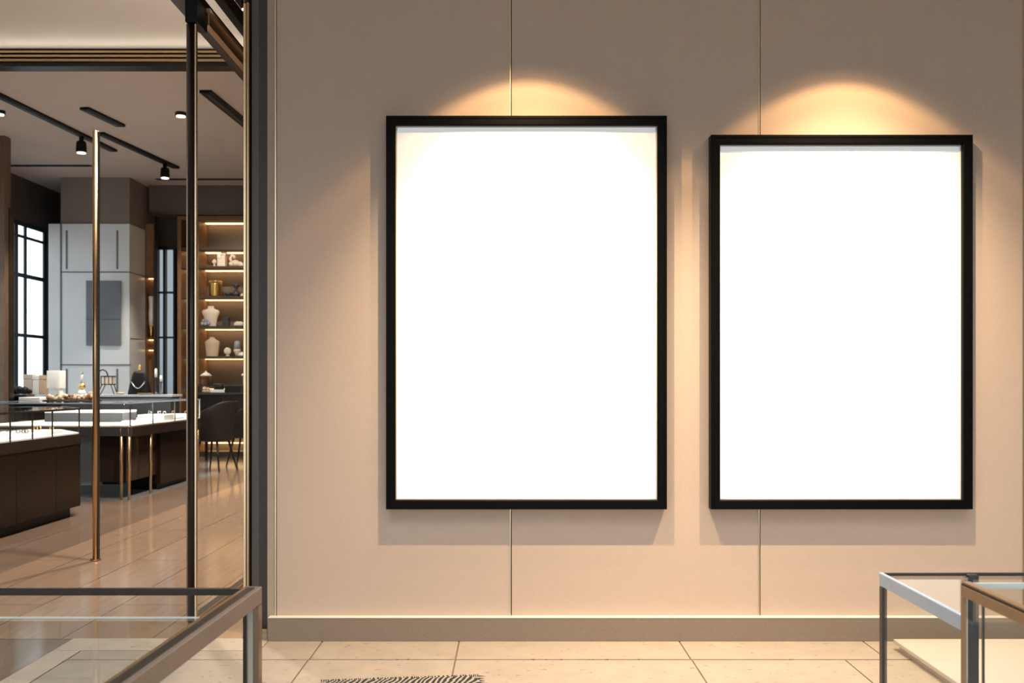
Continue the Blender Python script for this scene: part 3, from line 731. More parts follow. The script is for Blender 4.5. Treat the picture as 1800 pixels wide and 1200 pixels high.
# ---- tub chairs
def make_chair(x, y, rot, label):
    r = thing('tub_chair', label, 'chair', (x, y, 0), 'dark tub chairs at the black desk')
    def world(p): return (p[0]+x, p[1]+y, p[2])
    sh = MB(); n = 28; vs = []; 
    rows_ = []
    for i in range(n+1):
        a = R(-128 + 256*i/n)                     # 0 = the back (+x)
        t_ = abs(a)/R(128)
        top = 0.94 - 0.25*(max(0, t_-0.25)/0.75)**1.2*1.0 if t_ > 0.25 else 0.94
        col_ = []
        for k in range(7):
            w = k/6
            z = 0.40 + (top-0.40)*w
            rad = 0.235 + 0.055*w**0.8
            rr = rad*(1 + 0.10*w*(1-t_))
            col_.append((rr*math.cos(a)*1.02, rr*math.sin(a), z))
        rows_.append(col_)
    for col_ in rows_: vs += [world(p) for p in col_]
    fs = [(i*7+k, (i+1)*7+k, (i+1)*7+k+1, i*7+k+1) for i in range(n) for k in range(6)]
    sh.add(vs, fs, True)
    o = sh.build('shell', 'black_leather', r)
    md = o.modifiers.new('solid', 'SOLIDIFY'); md.thickness = 0.028; md.offset = -1
    md = o.modifiers.new('sub', 'SUBSURF'); md.levels = md.render_levels = 1
    MB().loft([(x-0.02, y, 0.40, 0.20, 0.20), (x-0.02, y, 0.415, 0.235, 0.23), (x-0.02, y, 0.47, 0.235, 0.23), (x-0.02, y, 0.49, 0.20, 0.20)], 28, power=2.6).build('seat', 'black_leather', r)
    for sx in (-1, 1):
        for sy in (-1, 1):
            MB().tube([(x+sx*0.13, y+sy*0.13, 0.41), (x+sx*0.215, y+sy*0.205, 0.0)], [0.017, 0.010], 12).build('leg', 'black', r)
    r.rotation_euler.z = rot
    return r
ch1 = make_chair(HX(377, 13.0), 13.0, R(-18), 'dark tub chair with its rounded back to the aisle, next to the door pole')
ch2 = copy_tree(ch1); ch2.location = (HX(433, 13.8), 13.8, 0); ch2.rotation_euler.z = R(-5)
ch2['label'] = 'dark tub chair half hidden behind the brass jamb'

# ================================================================== LIT SHELVING
SY0, SY1 = 15.42, 15.88
sx0, sxm, sx1 = HX(315, 15.42), HX(345.5, 15.42), -3.2
tiers = [HZ(p, SY0) for p in (679, 626, 573, 520, 467.5, 435)]
su = thing('lit_shelving', 'tall wood display shelving with glowing warm shelf lights at the back wall', 'shelving', ((sxm+sx1)/2, 15.6, 0))
ztop = bz - 0.02
MB().box(sx0, sx1, SY1-0.015, SY1, 0.0, ztop).build('back_panel', 'shelf_back', su)
for x in (sx0, sxm, sx1-0.05):
    MB().box(x-0.03, x+0.03, SY0+0.003, SY1-0.016, 0.0, ztop).build('upright', 'wood_panel', su)
MB().box(sx0, sx1, SY0, SY1-0.016, ztop-0.06, ztop).build('top_board', 'wood_panel', su)
MB().box(sx0, sx1, SY0, SY1-0.016, 0, 0.08).build('plinth', 'shelf_dark', su)
for i, z in enumerate(tiers + [0.62]):
    for a, b in ((sx0+0.031, sxm-0.031), (sxm+0.031, sx1-0.081)):
        MB().box(a, b, SY0, SY1-0.016, z-0.035, z).build('shelf', 'shelf_dark', su)
        if i < 5 or z < 1 or a < sxm:
            MB().box(a+0.01, b-0.01, SY1-0.15, SY1-0.04, z-0.043, z-0.0355).build('light_strip', 'led_warm', su)
MB().box(sxm+0.04, sx1-0.09, SY1-0.15, SY1-0.04, ztop-0.068, ztop-0.0605).build('light_strip', 'led_warm', su)
MB().box(sxm+0.04, sx1-0.09, SY1-0.15, SY1-0.04, tiers[5]-0.043, tiers[5]-0.0355).build('light_strip', 'led_warm', su)
MB().box(sxm+0.04, sx1-0.09, SY1-0.15, SY1-0.04, 0.19, 0.20).build('light_strip', 'led_warm', su)

Z5, Z4, Z3, Z2, Z1 = tiers[4], tiers[3], tiers[2], tiers[1], tiers[0]
YS = 15.55
def sxp(px): return HX(px, YS)
def spx(n): return n*YS/F          # size in metres for n pixels at the shelf
G5, G4, G3, G2, G1 = ('white displays on the highest stocked shelf', 'pieces on the second stocked shelf', 'pieces on the third stocked shelf', 'pieces on the fourth stocked shelf', 'pieces on the desk before the shelving')
# top stocked shelf
x = sxp(377); r = thing('trinket_stand', 'tiny white bulb trinket stand with a gold tip, on the highest stocked shelf', 'ornament', (x, YS, Z5))
MB().lathe(x, YS, Z5, [(0.035, 0), (0.035, 0.012), (0.012, 0.025), (0.012, 0.05), (0.04, 0.075), (0.036, 0.10), (0.012, 0.125)]).build('bulb', 'ivory', r)
MB().lathe(x, YS, Z5+0.125, [(0.012, 0), (0.006, 0.07), (0.001, 0.09)]).build('tip', 'gold', r)
x = sxp(390.5); r = thing('necklace_block', 'white square necklace block with a box on top, highest stocked shelf', 'display block', (x, YS, Z5))
MB().box(x-0.065, x+0.065, YS-0.06, YS+0.06, Z5, Z5+0.185).build('block', 'ivory', r, bevel=0.01)
MB().box(x-0.06, x-0.0, YS-0.075, YS-0.005, Z5+0.135, Z5+0.205).build('ring_box', 'white', r, bevel=0.006)
MB().loft([(x+0.03, YS, Z5+0.186, 0.05, 0.045), (x+0.03, YS, Z5+0.235, 0.045, 0.04)], 20, power=3).build('lid', 'ivory', r)
x = sxp(414); r = thing('shell_display', 'white lumpy shell-like display piece with a curl, highest stocked shelf', 'ornament', (x, YS, Z5))
m = MB()
for dx_, rr in ((-0.06, 0.05), (0.0, 0.065), (0.07, 0.05), (0.10, 0.04)): m.ball(x+dx_, YS, Z5+rr*0.9, rr, 16, sz=0.9)
m.build('shell', 'ivory', r)
m = MB(); m.tube([(x-0.065, YS, Z5+0.08), (x-0.085, YS, Z5+0.14), (x-0.06, YS, Z5+0.185), (x-0.02, YS, Z5+0.175), (x-0.015, YS, Z5+0.14)], 0.022, 12); m.build('curl', 'ivory', r)
# second
x = sxp(378.5); r = thing('gold_canister', 'gold round canister with a crimped rim, on the second stocked shelf', 'canister', (x, YS, Z4))
MB().lathe(x, YS, Z4, [(0.095, 0), (0.100, 0.01), (0.108, 0.20), (0.110, 0.215)], 28).build('can', 'gold', r)
m = MB()
for k in range(10):
    q = 2*math.pi*k/10; m.ball(x+0.085*math.cos(q), YS+0.085*math.sin(q), Z4+0.232, 0.032, 10, sz=0.7)
m.build('crimped_rim', 'gold', r)
x = sxp(401.5); r = thing('black_bowl', 'small flat black bowl beside the gold canister', 'bowl', (x, YS, Z4))
MB().lathe(x, YS, Z4, [(0.03, 0), (0.05, 0.008), (0.062, 0.04), (0.064, 0.062), (0.056, 0.062), (0.05, 0.02), (0.002, 0.015)], 24).build('bowl', 'charcoal', r)
x = sxp(415.5); r = thing('black_goblet', 'black goblet-shaped vase right of the gold canister', 'vase', (x, YS, Z4))
MB().lathe(x, YS, Z4, [(0.05, 0), (0.068, 0.03), (0.068, 0.06), (0.04, 0.09), (0.022, 0.115), (0.03, 0.135), (0.055, 0.18), (0.058, 0.195), (0.045, 0.195), (0.01, 0.15)], 24).build('vase', 'charcoal', r)
x = sxp(425.5); r = thing('ring_cone', 'small ivory ring holder beside the black goblet', 'ring holder', (x, YS, Z4))
MB().lathe(x, YS, Z4, [(0.03, 0), (0.03, 0.025), (0.02, 0.045), (0.004, 0.05)], 18).build('holder', 'ivory', r)
# third
def bust(x, y, z, w, h, mat, label, name='necklace_bust', shoulders=True):
    r = thing(name, label, 'jewellery bust', (x, y, z))
    if shoulders:
        secs = [(0.30,0),(0.31,0.04),(0.33,0.25),(0.38,0.45),(0.47,0.62),(0.50,0.72),(0.44,0.80),(0.24,0.86),(0.17,0.90),(0.17,0.98),(0.165,1.0)]
    else:
        secs = [(0.38,0),(0.385,0.03),(0.43,0.35),(0.485,0.68),(0.49,0.74),(0.40,0.82),(0.22,0.90),(0.16,0.95),(0.15,1.0)]
    MB().loft([(x, y, z+b*h, a*w, a*w*0.42) for a, b in secs], 28).build('bust', mat, r)
    m = MB(); nn = 14
    m.tube([(x + 0.19*w*math.cos(R(200+140*i/nn))*1.1, y - 0.42*w*0.40, z + h*0.80 + 0.17*h*math.sin(R(200+140*i/nn))) for i in range(nn+1)], 0.006, 8)
    m.build('necklace', 'gold', r)
    return r
rb = bust(sxp(370.5), YS, Z3, spx(32), spx(36), 'ivory', 'ivory shouldered jewellery bust on the third stocked shelf')
x = sxp(366); r = thing('jewel_cluster', 'grey and black jewel cluster at the foot of the ivory shouldered bust', 'jewellery', (x, YS-0.12, Z3))
m = MB()
for dx_, dz_, rr in ((-0.05, 0.04, 0.032), (0.0, 0.035, 0.035), (0.05, 0.045, 0.03), (0.02, 0.085, 0.028), (-0.04, 0.09, 0.022)): m.ball(x+dx_, YS-0.125, Z3+dz_, rr, 10)
m.build('stones', 'blue_grey', r)
x = sxp(397.5); r = thing('black_box', 'upright black jewellery box on the third stocked shelf', 'box', (x, YS, Z3))
MB().box(x-0.05, x+0.05, YS-0.05, YS+0.05, Z3, Z3+0.115).build('case', 'charcoal', r, bevel=0.004)
MB().box(x-0.054, x+0.054, YS-0.054, YS+0.054, Z3+0.117, Z3+0.155).build('lid', 'charcoal', r, bevel=0.004)
x = sxp(420); r = thing('ring_pillow', 'low white cushion display on the third stocked shelf', 'cushion', (x, YS, Z3))
MB().loft([(x, YS, Z3, 0.06, 0.05), (x, YS, Z3+0.02, 0.085, 0.07), (x, YS, Z3+0.06, 0.075, 0.06), (x, YS, Z3+0.082, 0.04, 0.03)], 24, power=2.6).build('cushion', 'ivory', r)
# fourth
bust(sxp(373), YS, Z2, spx(27), spx(34), 'beige', 'beige tapering necklace bust on the fourth stocked shelf', shoulders=False)
x = sxp(400); r = thing('pearl_disc', 'round ivory disc on a small foot beside the beige necklace bust', 'ornament', (x, YS, Z2))
MB().ball(x, YS, Z2+0.085, 0.06, 20, sy=0.4).build('disc', 'ivory', r)
MB().lathe(x, YS, Z2, [(0.035, 0), (0.03, 0.015), (0.015, 0.03)]).build('foot', 'beige', r)
x = sxp(417); r = thing('glass_cloche', 'blue-grey cloche on a white cup on the fourth stocked shelf', 'cloche', (x, YS, Z2))
MB().lathe(x, YS, Z2, [(0.03, 0), (0.035, 0.05), (0.055, 0.085), (0.058, 0.11), (0.05, 0.115)]).build('cup', 'ivory', r)
MB().lathe(x, YS, Z2+0.116, [(0.05, 0), (0.05, 0.08), (0.046, 0.11), (0.03, 0.13), (0.004, 0.137)]).build('dome', 'blue_grey', r)
x = sxp(427); r = thing('ring_pillow', 'low white cushion display beside the cloche', 'cushion', (x, YS-0.06, Z2))
MB().loft([(x, YS-0.06, Z2, 0.05, 0.04), (x, YS-0.06, Z2+0.02, 0.06, 0.05), (x, YS-0.06, Z2+0.055, 0.045, 0.04), (x, YS-0.06, Z2+0.072, 0.015, 0.012)], 20, power=2.5).build('cushion', 'white', r)
for k, pxx in enumerate((384, 411)):
    pass
# desk level: things on the cashier desk
YD = dy+0.34
def dxp(px): return HX(px, YD)
x = dxp(362); r = thing('cake_dome', 'glass dome display with a gold-lit plate on top, on the black desk', 'display dome', (x, YD, dz))
MB().lathe(x, YD, dz, [(0.09, 0), (0.09, 0.02), (0.085, 0.03)]).build('base', 'beige', r)
MB().loft([(x, YD, dz+0.031, 0.07, 0.07), (x, YD, dz+0.24, 0.07, 0.07)], 24).build('glass_cylinder', 'glass', r)
MB().lathe(x, YD, dz+0.241, [(0.075, 0), (0.085, 0.015), (0.05, 0.045), (0.02, 0.06), (0.014, 0.075), (0.003, 0.085)]).build('plate', 'ivory', r)
m = MB(); m.ball(x-0.02, YD, dz+0.06, 0.03, 12).ball(x+0.03, YD-0.01, dz+0.055, 0.026, 12); m.build('trinket', 'ivory', r)
x = dxp(357); 
r = thing('black_case', 'black leather case at the left end of the desk beside the door pole', 'case', (dxp(350), dy+0.12, dz))
MB().box(dxp(338), dxp(360), dy+0.03, dy+0.22, dz, dz+0.10).build('case', 'black', r, bevel=0.008)
MB().box(dxp(338)-0.003, dxp(360)+0.003, dy+0.027, dy+0.223, dz+0.102, dz+0.125).build('lid', 'charcoal', r, bevel=0.006)
x = dxp(391.5); r = thing('black_hatbox', 'round black box on a white slab on the desk', 'box', (x, dy+0.15, dz+0.045))
MB().loft([(x, dy+0.15, dz+0.045, 0.072, 0.07), (x, dy+0.15, dz+0.11, 0.072, 0.07)], 24).build('box', 'black', r)
MB().loft([(x, dy+0.15, dz+0.112, 0.076, 0.074), (x, dy+0.15, dz+0.135, 0.076, 0.074)], 24).build('lid', 'charcoal', r)
r = thing('white_slab', 'white display slab under the round black box on the desk', 'slab', (dxp(393), dy+0.15, dz))
MB().box(dxp(381), dxp(405), dy+0.03, dy+0.27, dz, dz+0.044).build('slab', 'white', r, bevel=0.006)
r = thing('black_tray', 'long black box toward the right end of the desk', 'box', (dxp(416), dy+0.3, dz))
MB().box(dxp(405.5), dxp(432), dy+0.03, dy+0.25, dz, dz+0.095).build('box', 'black', r, bevel=0.006)
MB().box(dxp(405.5)-0.002, dxp(432), dy+0.027, dy+0.253, dz+0.097, dz+0.11).build('lid', 'charcoal', r, bevel=0.004)
x = dxp(425); r = thing('bud_vase', 'clear vase with two pale round blooms on the right of the desk', 'vase', (x, YD+0.1, dz))
MB().lathe(x, YD+0.1, dz, [(0.03, 0), (0.035, 0.02), (0.03, 0.10), (0.014, 0.15), (0.018, 0.17)]).build('vase', 'glass', r)
m = MB(); m.tube([(x, YD+0.1, dz+0.01), (x-0.01, YD+0.1, dz+0.25)], 0.004, 6).tube([(x, YD+0.1, dz+0.01), (x+0.035, YD+0.1, dz+0.20)], 0.004, 6); m.build('stem', 'beige', r)
MB().ball(x-0.01, YD+0.1, dz+0.262, 0.024, 12).ball(x+0.038, YD+0.1, dz+0.215, 0.02, 12).build('bloom', 'ivory', r)

# wood niche unit on the far side of the column
nx0, nx1 = cx1+0.002, HX(272.5, 15.72)
r = thing('wood_niche', 'narrow warm wood display niche against the side of the column', 'display niche', ((nx0+nx1)/2, 15.6, 0))
nyf, nyb = 15.30, 15.44
z_n0, z_n1 = 0.0, HZ(397, 15.5)
na, nb = cx1+0.004, HX(272, 15.3)-0.03
MB().box(na, nb+0.03, nyb-0.02, nyb, z_n0, z_n1).build('back_panel', 'wood_panel', r)
MB().box(na, na+0.02, nyf, nyb-0.021, z_n0, z_n1).build('side_panel', 'wood_panel', r)
MB().box(nb+0.01, nb+0.03, nyf, nyb-0.021, z_n0, z_n1).build('side_panel', 'shelf_dark', r)
MB().box(na+0.021, nb+0.009, nyf+0.002, nyb-0.021, HZ(490, 15.44), z_n1).build('upper_door', 'wood_panel', r)
for p in (594, 612, 690):
    zz = HZ(p, 15.44); MB().box(na+0.021, nb+0.009, nyf, nyb-0.021, zz-0.03, zz).build('shelf', 'wood_panel', r)
    MB().box(na+0.03, nb, nyb-0.06, nyb-0.03, zz-0.039, zz-0.0305).build('light_strip', 'led_warm', r)
MB().box(na+0.03, nb, nyb-0.06, nyb-0.03, HZ(490, 15.44)-0.009, HZ(490, 15.44)-0.0005).build('light_strip', 'led_warm', r)
zz = HZ(594, 15.44); xv = (na+0.021+nb+0.009)/2
r = thing('niche_vase', 'tall white fluted display on a gold foot in the wood niche', 'ornament', (xv, 15.36, zz))
MB().lathe(xv, 15.36, zz, [(0.03, 0), (0.026, 0.06), (0.036, 0.17), (0.04, 0.185)]).build('foot', 'gold', r)
MB().lathe(xv, 15.36, zz+0.186, [(0.038, 0), (0.044, 0.2), (0.034, 0.3), (0.042, 0.42), (0.045, 0.47), (0.02, 0.475)]).build('vase', 'white', r)

# ================================================================== THINGS ON AND IN THE COUNTERS
# trays of jewellery inside the showcases
def tray(x, y, z, w, d, h, mat, label, group, items=0, im='gold', name='jewellery_tray'):
    r = thing(name, label, 'tray', (x, y, z), group)
    MB().box(x-w/2, x+w/2, y-d/2, y+d/2, z, z+h).build('pad', mat, r, bevel=0.004)
    for k in range(items):
        q = random.Random(k*7+int(x*100)); ix = x + q.uniform(-0.4, 0.4)*w; iy = y + q.uniform(-0.35, 0.35)*d
        n = 12
        MB().tube([(ix+0.016*math.cos(2*math.pi*i/n), iy, z+h+0.018+0.016*math.sin(2*math.pi*i/n)) for i in range(n+1)], 0.0035, 6, cap=False).build('ring', im, r)
    return r
dk1 = zb+0.0125
gA = 'trays in the dark counter showcase'
tray(-4.13, 7.42, dk1, 0.28, 0.26, 0.02, 'white', 'white jewellery tray at the left picture edge in the dark counter', gA, 4, 'charcoal')
tray(-4.15, 7.80, dk1, 0.30, 0.28, 0.025, 'white', 'white jewellery tray second from the left edge in the dark counter', gA, 4, 'silver')
tray(-4.15, 8.14, dk1, 0.28, 0.24, 0.02, 'white', 'white jewellery tray third from the left edge in the dark counter', gA, 3, 'charcoal')
tray(-4.12, 8.48, dk1, 0.26, 0.24, 0.03, 'greige', 'greige jewellery tray at the far end of the dark counter', gA, 3, 'gold')
for k, (y_, lb) in enumerate(((7.62, 'white slanted card stand in the dark counter, nearest the picture edge'), (7.95, 'white slanted card stand in the dark counter, farther one'))):
    r = thing('card_stand', lb, 'display stand', (-4.38, y_, dk1), 'card stands in the dark counter')
    MB().add([(-4.44, y_-0.07, dk1), (-4.44, y_+0.07, dk1), (-4.34, y_+0.07, dk1), (-4.34, y_-0.07, dk1), (-4.43, y_-0.07, dk1+0.13), (-4.43, y_+0.07, dk1+0.13)],
             [(0,3,2,1), (0,1,5,4), (4,5,2,3), (0,4,3), (1,2,5)]).build('easel', 'white', r)
dk2 = tb+0.0085
gB = 'trays in the showcase table'
tray(-4.78, 10.15, dk2, 0.62, 0.40, 0.012, 'white', 'wide white tray at the front left of the showcase table', gB, 0)
r = thing('tiered_riser', 'dark tiered riser with a white top in the showcase table', 'riser', (-4.6, 10.8, dk2))
MB().box(-5.1, -4.25, 10.55, 10.95, dk2, dk2+0.10).build('step', 'charcoal', r, bevel=0.004)
MB().box(-5.1, -4.25, 10.55, 10.95, dk2+0.101, dk2+0.125).build('white_top', 'white', r, bevel=0.004)
tray(-4.07, 10.55, dk2, 0.26, 0.30, 0.02, 'white', 'white tray beside the tiered riser at the front of the showcase table', gB, 3, 'charcoal')
tray(-4.05, 11.0, dk2, 0.30, 0.32, 0.07, 'white', 'raised white tray in the middle of the showcase table side', gB, 3, 'silver')
tray(-4.06, 11.42, dk2, 0.28, 0.30, 0.02, 'blue_grey', 'grey tray toward the far end of the showcase table', gB, 3, 'silver')
tray(-4.05, 11.76, dk2, 0.26, 0.22, 0.05, 'white', 'white tray at the far end of the showcase table', gB, 2, 'gold')

# on top of the showcase table
r = thing('trinket_tray', 'brown tray heaped with small trinkets on the showcase table', 'tray', (HX(126, 11.0), 11.0, tg))
x0_, x1_ = HX(86, 11.0), HX(166, 11.0)
MB().box(x0_, x1_, 10.85, 11.2, tg+0.0005, tg+0.012).build('tray', 'shelf_dark', r)
q = random.Random(3); m1, m2, m3 = MB(), MB(), MB()
for k in range(60):
    mm = (m1, m2, m1, m3)[k % 4]; rr = q.uniform(0.014, 0.028)
    mm.ball(q.uniform(x0_+0.03, x1_-0.03), q.uniform(10.88, 11.17), tg+0.012+rr*0.9+q.choice((0, 0.02)), rr, 8)
m1.build('brown_trinkets', 'trinket_brown', r, kind='stuff'); m2.build('gold_trinkets', 'beige', r, kind='stuff'); m3.build('pale_trinkets', 'ivory', r, kind='stuff')
# white lamp
xl, yl = HX(99, 11.6), 11.6
def wp(n, Y): return n*Y/F
r = thing('white_lamp', 'white table lamp with a square shade, beside the window', 'lamp', (xl, yl, tg))
MB().loft([(xl+0.02, yl, tg, 0.085, 0.07), (xl+0.02, yl, tg+0.02, 0.08, 0.065), (xl+0.015, yl, tg+0.10, 0.055, 0.05), (xl+0.01, yl, tg+0.135, 0.05, 0.05)], 24, power=3).build('base', 'white', r)
MB().loft([(xl, yl, tg+0.136, 0.09, 0.08), (xl, yl, tg+0.345, 0.09, 0.08)], 28, power=5).build('shade', 'white', r, bevel=0.004)
# beige boxes left, on the window counter
yb2 = 12.85
for pxa, pxb, pyt, mat, lb in ((44, 60, 658, 'greige', 'beige gift box on the low black shelf unit, nearest the partition'),
                               (60, 72, 660, 'white', 'white gift box on the low black shelf unit, between the beige ones'),
                               (72, 82, 659, 'beige', 'tan gift box on the low black shelf unit, nearest the white lamp')):
    xa_, xb_ = HX(pxa, yb2), HX(pxb, yb2)
    r = thing('gift_box', lb, 'box', ((xa_+xb_)/2, yb2, wz), 'gift boxes on the low black shelf unit')
    h = HZ(pyt, yb2)-wz
    MB().box(xa_+0.003, xb_-0.003, yb2-0.05, yb2+0.06, wz, wz+h*0.78).build('box', mat, r, bevel=0.003)
    MB().box(xa_, xb_, yb2-0.053, yb2+0.063, wz+h*0.78+0.001, wz+h).build('lid', mat, r, bevel=0.003)
xk = HX(38, 12.72)
r = thing('black_ornament', 'black clustered ornament on the low black shelf unit by the partition', 'ornament', (xk, 12.72, wz))
m = MB()
for dx_, rr in ((-0.09, 0.05), (-0.02, 0.055), (0.05, 0.05), (0.11, 0.035), (0.02, 0.04)): m.ball(xk+dx_, 12.70+0.02*dx_, wz+rr, rr, 12)
m.build('cluster', 'black', r)
MB().add([(xk-0.14, 12.70, wz), (xk-0.06, 12.70, wz), (xk-0.10, 12.70, wz+0.14), (xk-0.14, 12.75, wz), (xk-0.06, 12.75, wz), (xk-0.10, 12.75, wz+0.14)],
         [(0,1,2), (5,4,3), (0,3,4,1), (1,4,5,2), (2,5,3,0)]).build('easel', 'charcoal', r)
# white book-like slab on showcase table at left
xs_ = HX(66, 11.3)
r = thing('white_slab', 'flat white slab on the showcase table beside the trinket tray', 'slab', (xs_, 11.3, tg))
MB().box(HX(48, 11.3), HX(84.5, 11.3), 11.1, 11.45, tg, tg+0.035).build('slab', 'white', r, bevel=0.005)

# back counter items
yk = 12.55
xq_ = HX(144, yk); r = thing('perfume_stand', 'clear glass perfume stand with a gold ball, left of the brass pole', 'perfume bottle', (xq_, yk, KZ))
MB().lathe(xq_, yk, KZ, [(0.05, 0), (0.048, 0.03), (0.03, 0.06)]).build('foot', 'white', r)
MB().ball(xq_, yk, KZ+0.105, 0.042, 16).build('ball', 'gold', r)
MB().lathe(xq_, yk, KZ+0.148, [(0.018, 0), (0.018, 0.09), (0.012, 0.11)]).build('neck', 'white', r)
MB().ball(xq_, yk, KZ+0.275, 0.018, 12).build('stopper', 'silver', r)
xw = HX(190, yk)
r = thing('wire_lantern', 'dark wire lantern with a looped handle, right of the brass pole', 'lantern', (xw, yk, KZ))
m = MB()
for sx in (-1, 1):
    for sy in (-1, 1):
        m.tube([(xw+sx*0.11-0.01, yk+sy*0.05, KZ), (xw+sx*0.055, yk+sy*0.05, KZ+0.13)], 0.006, 8)
m.build('legs', 'dark_bronze', r)
MB().box(xw-0.065, xw+0.075, yk-0.055, yk+0.055, KZ+0.13, KZ+0.235).build('shade', 'greige', r, bevel=0.003)
m = MB()
for zz in (0.13, 0.235): m.box(xw-0.07, xw+0.08, yk-0.06, yk+0.06, KZ+zz-0.006, KZ+zz+0.006)
for dx_ in (-0.068, -0.02, 0.03, 0.078): m.box(xw+dx_-0.004, xw+dx_+0.004, yk-0.060, yk-0.054, KZ+0.13, KZ+0.235)
m.build('cage', 'dark_bronze', r)
MB().tube([(xw-0.125+0.0*math.cos(a), yk, KZ) if False else (xw-0.07+0.065*math.cos(R(a)), yk, KZ+0.235+0.085*math.sin(R(a))) for a in range(0, 200, 12)] + [(xw-0.135, yk, KZ+0.1), (xw-0.13, yk, KZ+0.0)], 0.008, 10).build('handle', 'dark_bronze', r)
xh = HX(246, yk)
r = thing('black_necklace_stand', 'large black tapering necklace stand with a gold finial on the black counter', 'jewellery stand', (xh, yk, KZ))
MB().loft([(xh, yk, KZ, 0.15, 0.07), (xh, yk, KZ+0.03, 0.148, 0.07), (xh, yk, KZ+0.16, 0.12, 0.06), (xh, yk, KZ+0.275, 0.088, 0.045), (xh, yk, KZ+0.30, 0.07, 0.035)], 28, power=3.2).build('stand', 'black', r)
MB().lathe(xh, yk, KZ+0.30, [(0.02, 0), (0.022, 0.03), (0.012, 0.04), (0.02, 0.06), (0.012, 0.085), (0.002, 0.09)]).build('finial', 'gold', r)
m = MB(); m.tube([(xh-0.09+0.18*i/12, yk-0.072+0.01*abs(i-6)/6, KZ+0.17-0.09*math.sin(math.pi*i/12)) for i in range(13)], 0.008, 8); m.build('necklace', 'silver', r)
for pxa, mat, hh, rr, lb in ((163, 'ivory', 0.035, 0.05, 'ivory dish on the black counter right beside the brass pole'), (212, 'beige', 0.03, 0.05, 'tan dish on the black counter before the black necklace stand'),
                         (255, 'trinket_brown', 0.02, 0.09, 'brown dish on the black counter right of the black necklace stand')):
    xx = HX(pxa, 12.42); r = thing('trinket_dish', lb, 'dish', (xx, 12.42, KZ), 'dishes on the black counter')
    MB().lathe(xx, 12.42, KZ, [(rr*0.6, 0), (rr, hh*0.6), (rr*1.02, hh), (rr*0.9, hh), (rr*0.5, hh*0.5), (0.002, hh*0.4)], 20).build('dish', mat, r)
xt = HX(272, 12.75)
for pxa, hh, lb in ((274, 0.34, 'tall slim white candlestick beside the black necklace stand'), (283, 0.25, 'shorter slim white candlestick before the dim window')):
    xx = HX(pxa, 12.6)
    r = thing('candlestick', lb, 'candlestick', (xx, 12.6, KZ), 'candlesticks on the black counter')
    MB().lathe(xx, 12.6, KZ, [(0.035, 0), (0.03, 0.015), (0.008, 0.03), (0.008, hh*0.6), (0.02, hh*0.62), (0.02, hh*0.66)]).build('stick', 'charcoal', r)
    MB().lathe(xx, 12.6, KZ+hh*0.66+0.001, [(0.017, 0), (0.016, hh*0.3), (0.004, hh*0.33)]).build('candle', 'white', r)

# grey picture on the column
xa_, xb_ = HX(151, 14.63), HX(212, 14.63); za_, zb_ = HZ(607, 14.63), HZ(493, 14.63)
r = thing('grey_panel', 'grey rectangular picture panel on the pale column', 'picture', ((xa_+xb_)/2, 14.64, za_))
MB().box(xa_, xb_, 14.63, 14.6518, za_, zb_).build('panel', 'picture_grey', r, bevel=0.003)
MB().box(xa_, xb_, 14.627, 14.6295, HZ(561, 14.63)-0.004, HZ(561, 14.63)+0.004).build('line', 'charcoal', r)

# ================================================================== LIGHTS
def spot(name, loc, aim, power, size, blend, col, rad=0.02):
    l = bpy.data.lights.new(name, 'SPOT'); l.energy = power; l.spot_size = size; l.spot_blend = blend; l.color = col; l.shadow_soft_size = rad
    o = bpy.data.objects.new(name, l); COL.objects.link(o); o.location = loc
    o.rotation_euler = (Vector(aim)-Vector(loc)).to_track_quat('-Z', 'Y').to_euler(); return o
def area(name, loc, aim, power, sx, sy, col, spread=180):
    l = bpy.data.lights.new(name, 'AREA'); l.energy = power; l.shape = 'RECTANGLE'; l.size = sx; l.size_y = sy; l.color = col; l.spread = R(spread)
    o = bpy.data.objects.new(name, l); COL.objects.link(o); o.location = loc
    o.rotation_euler = (Vector(aim)-Vector(loc)).to_track_quat('-Z', 'Y').to_euler(); return o
WARM = (1.0, 0.60, 0.27)
Lw = 0.50
for i, (xc, zs) in enumerate(((HX(930, WY), 2.88), (HX(1483, WY), 2.87))):
    th = R(12)
    spot('wall_spot', (xc, WY-Lw, zs), (xc, WY-Lw+math.sin(th), zs-math.cos(th)), 44, R(101), 0.22, WARM, 0.012)
    spot('wall_spot_halo', (xc, WY-Lw, zs), (xc, WY-Lw+math.sin(th), zs-math.cos(th)), 6, R(112), 0.25, WARM, 0.012)
    spot('accent_lamp', (xc, WY-0.85, 3.12), (xc, WY, 0.72), 500, R(71), 1.0, (1.0, 0.715, 0.42), 0.010)
# fill lamps added under the corridor ceiling, cut-off shaped to grade the wall
area('corridor_fill', (0.6, 1.7, CORR-0.05), (0.6, 1.9, 0), 90, 6.5, 1.6, (1.0, 0.96, 0.92), 110)
area('corridor_fill', (0.5, -1.5, CORR-0.05), (0.5, -1.5, 0), 60, 6.5, 2.0, (1.0, 0.97, 0.94), 150)
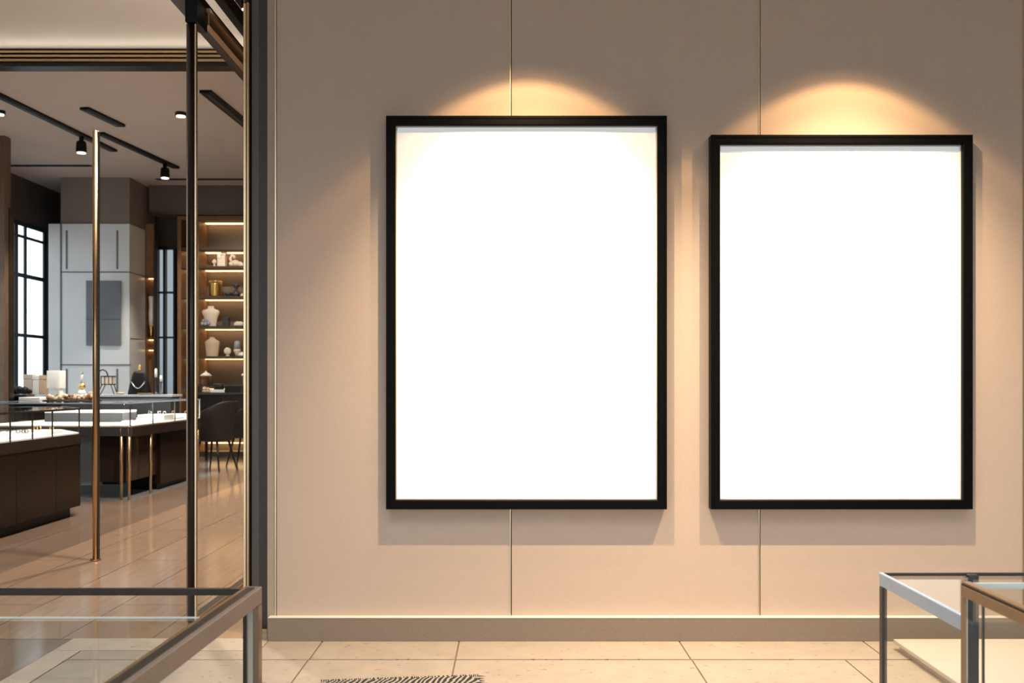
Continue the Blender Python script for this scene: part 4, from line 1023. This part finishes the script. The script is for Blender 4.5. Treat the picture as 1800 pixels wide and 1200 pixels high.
# shop lamps and added fills
# strip lamps under the top edges of the showcases
area('showcase_strip', (CX1-0.06, 7.6, zg-0.02), (CX1-0.35, 7.6, zb), 13, 2.1, 0.015, (1.0, 0.97, 0.93))
area('showcase_strip', (TX1-0.055, 10.85, tg-0.02), (TX1-0.3, 10.85, tb), 12, 2.0, 0.015, (1.0, 0.97, 0.93))
area('showcase_strip', (-4.65, TY0+0.05, tg-0.02), (-4.65, TY0+0.35, tb), 11, 1.4, 0.015, (1.0, 0.97, 0.93))
area('cornice_cove', (-4.2, 9.36, CEIL-0.02), (-4.2, 8.6, CEIL2+0.6), 4.5, 5.5, 0.10, (1.0, 0.92, 0.82), 170)
area('entrance_fill', (-1.68, 6.6, 3.2), (-2.4, 6.6, 4.4), 34, 3.0, 0.06, (1.0, 0.93, 0.85), 170)  # added fill for the entrance ceiling, stands for no seen lamp
spot('shelf_fill', (-4.2, 13.2, CEIL-0.05), (-4.4, 15.7, 2.2), 330, R(55), 0.6, (1.0, 0.85, 0.68), 0.05)  # added fill that brightens the shelf pieces, no fitting there
for (x, y) in ((-2.4, 6.3), (-2.3, 8.0), (-2.3, 10.2), (-2.6, 12.4)):
    spot('shop_downlight', (x, y, CEIL-0.06), (x, y, 0), 430, R(110), 0.5, (1.0, 0.86, 0.72), 0.05)
for (x, y) in (s1, s2, d1, d2):
    spot('shop_spot', (x, y, CEIL-0.26), (x, y, 0), 260, R(85), 0.5, (1.0, 0.88, 0.75), 0.04)

# world: bright overcast daylight
w = bpy.data.worlds.new('overcast'); sc.world = w; w.use_nodes = True
nt = w.node_tree; nt.nodes.clear()
o = nt.nodes.new('ShaderNodeOutputWorld'); b = nt.nodes.new('ShaderNodeBackground')
tc = nt.nodes.new('ShaderNodeTexCoord'); s = nt.nodes.new('ShaderNodeSeparateXYZ'); nt.links.new(tc.outputs['Generated'], s.inputs[0])
r = nt.nodes.new('ShaderNodeValToRGB')
r.color_ramp.elements[0].position = 0.42; r.color_ramp.elements[0].color = (0.30, 0.32, 0.33, 1)
r.color_ramp.elements[1].position = 0.52; r.color_ramp.elements[1].color = (0.90, 0.96, 1.0, 1)
nt.links.new(math_node(nt, 'ADD', math_node(nt, 'MULTIPLY', s.outputs['Z'], 0.5), 0.5), r.inputs[0])
nt.links.new(r.outputs[0], b.inputs[0]); b.inputs[1].default_value = 2.0; nt.links.new(b.outputs[0], o.inputs[0])

# ================================================================== CAMERA AND RENDER LOOK
cam = bpy.data.cameras.new('camera'); co = bpy.data.objects.new('camera', cam); COL.objects.link(co)
cam.sensor_width = 36; cam.lens = 36*F/1800; cam.shift_y = (HY-600)/1800
cam.clip_start = 0.05; cam.clip_end = 200
co.location = (0, 0, EYE); co.rotation_euler = (R(90), 0, 0)
cam.dof.use_dof = True; cam.dof.focus_distance = 4.5; cam.dof.aperture_fstop = 4.5
sc.camera = co
sc.view_settings.view_transform = 'Standard'; sc.view_settings.look = 'None'
sc.view_settings.exposure = 0.0; sc.view_settings.gamma = 1.0; sc.view_settings.use_curve_mapping = False
sc.cycles.use_denoising = True
sc.cycles.max_bounces = 10; sc.cycles.transparent_max_bounces = 24
sc.cycles.caustics_reflective = False; sc.cycles.caustics_refractive = False
sc.cycles.sample_clamp_indirect = 6.0
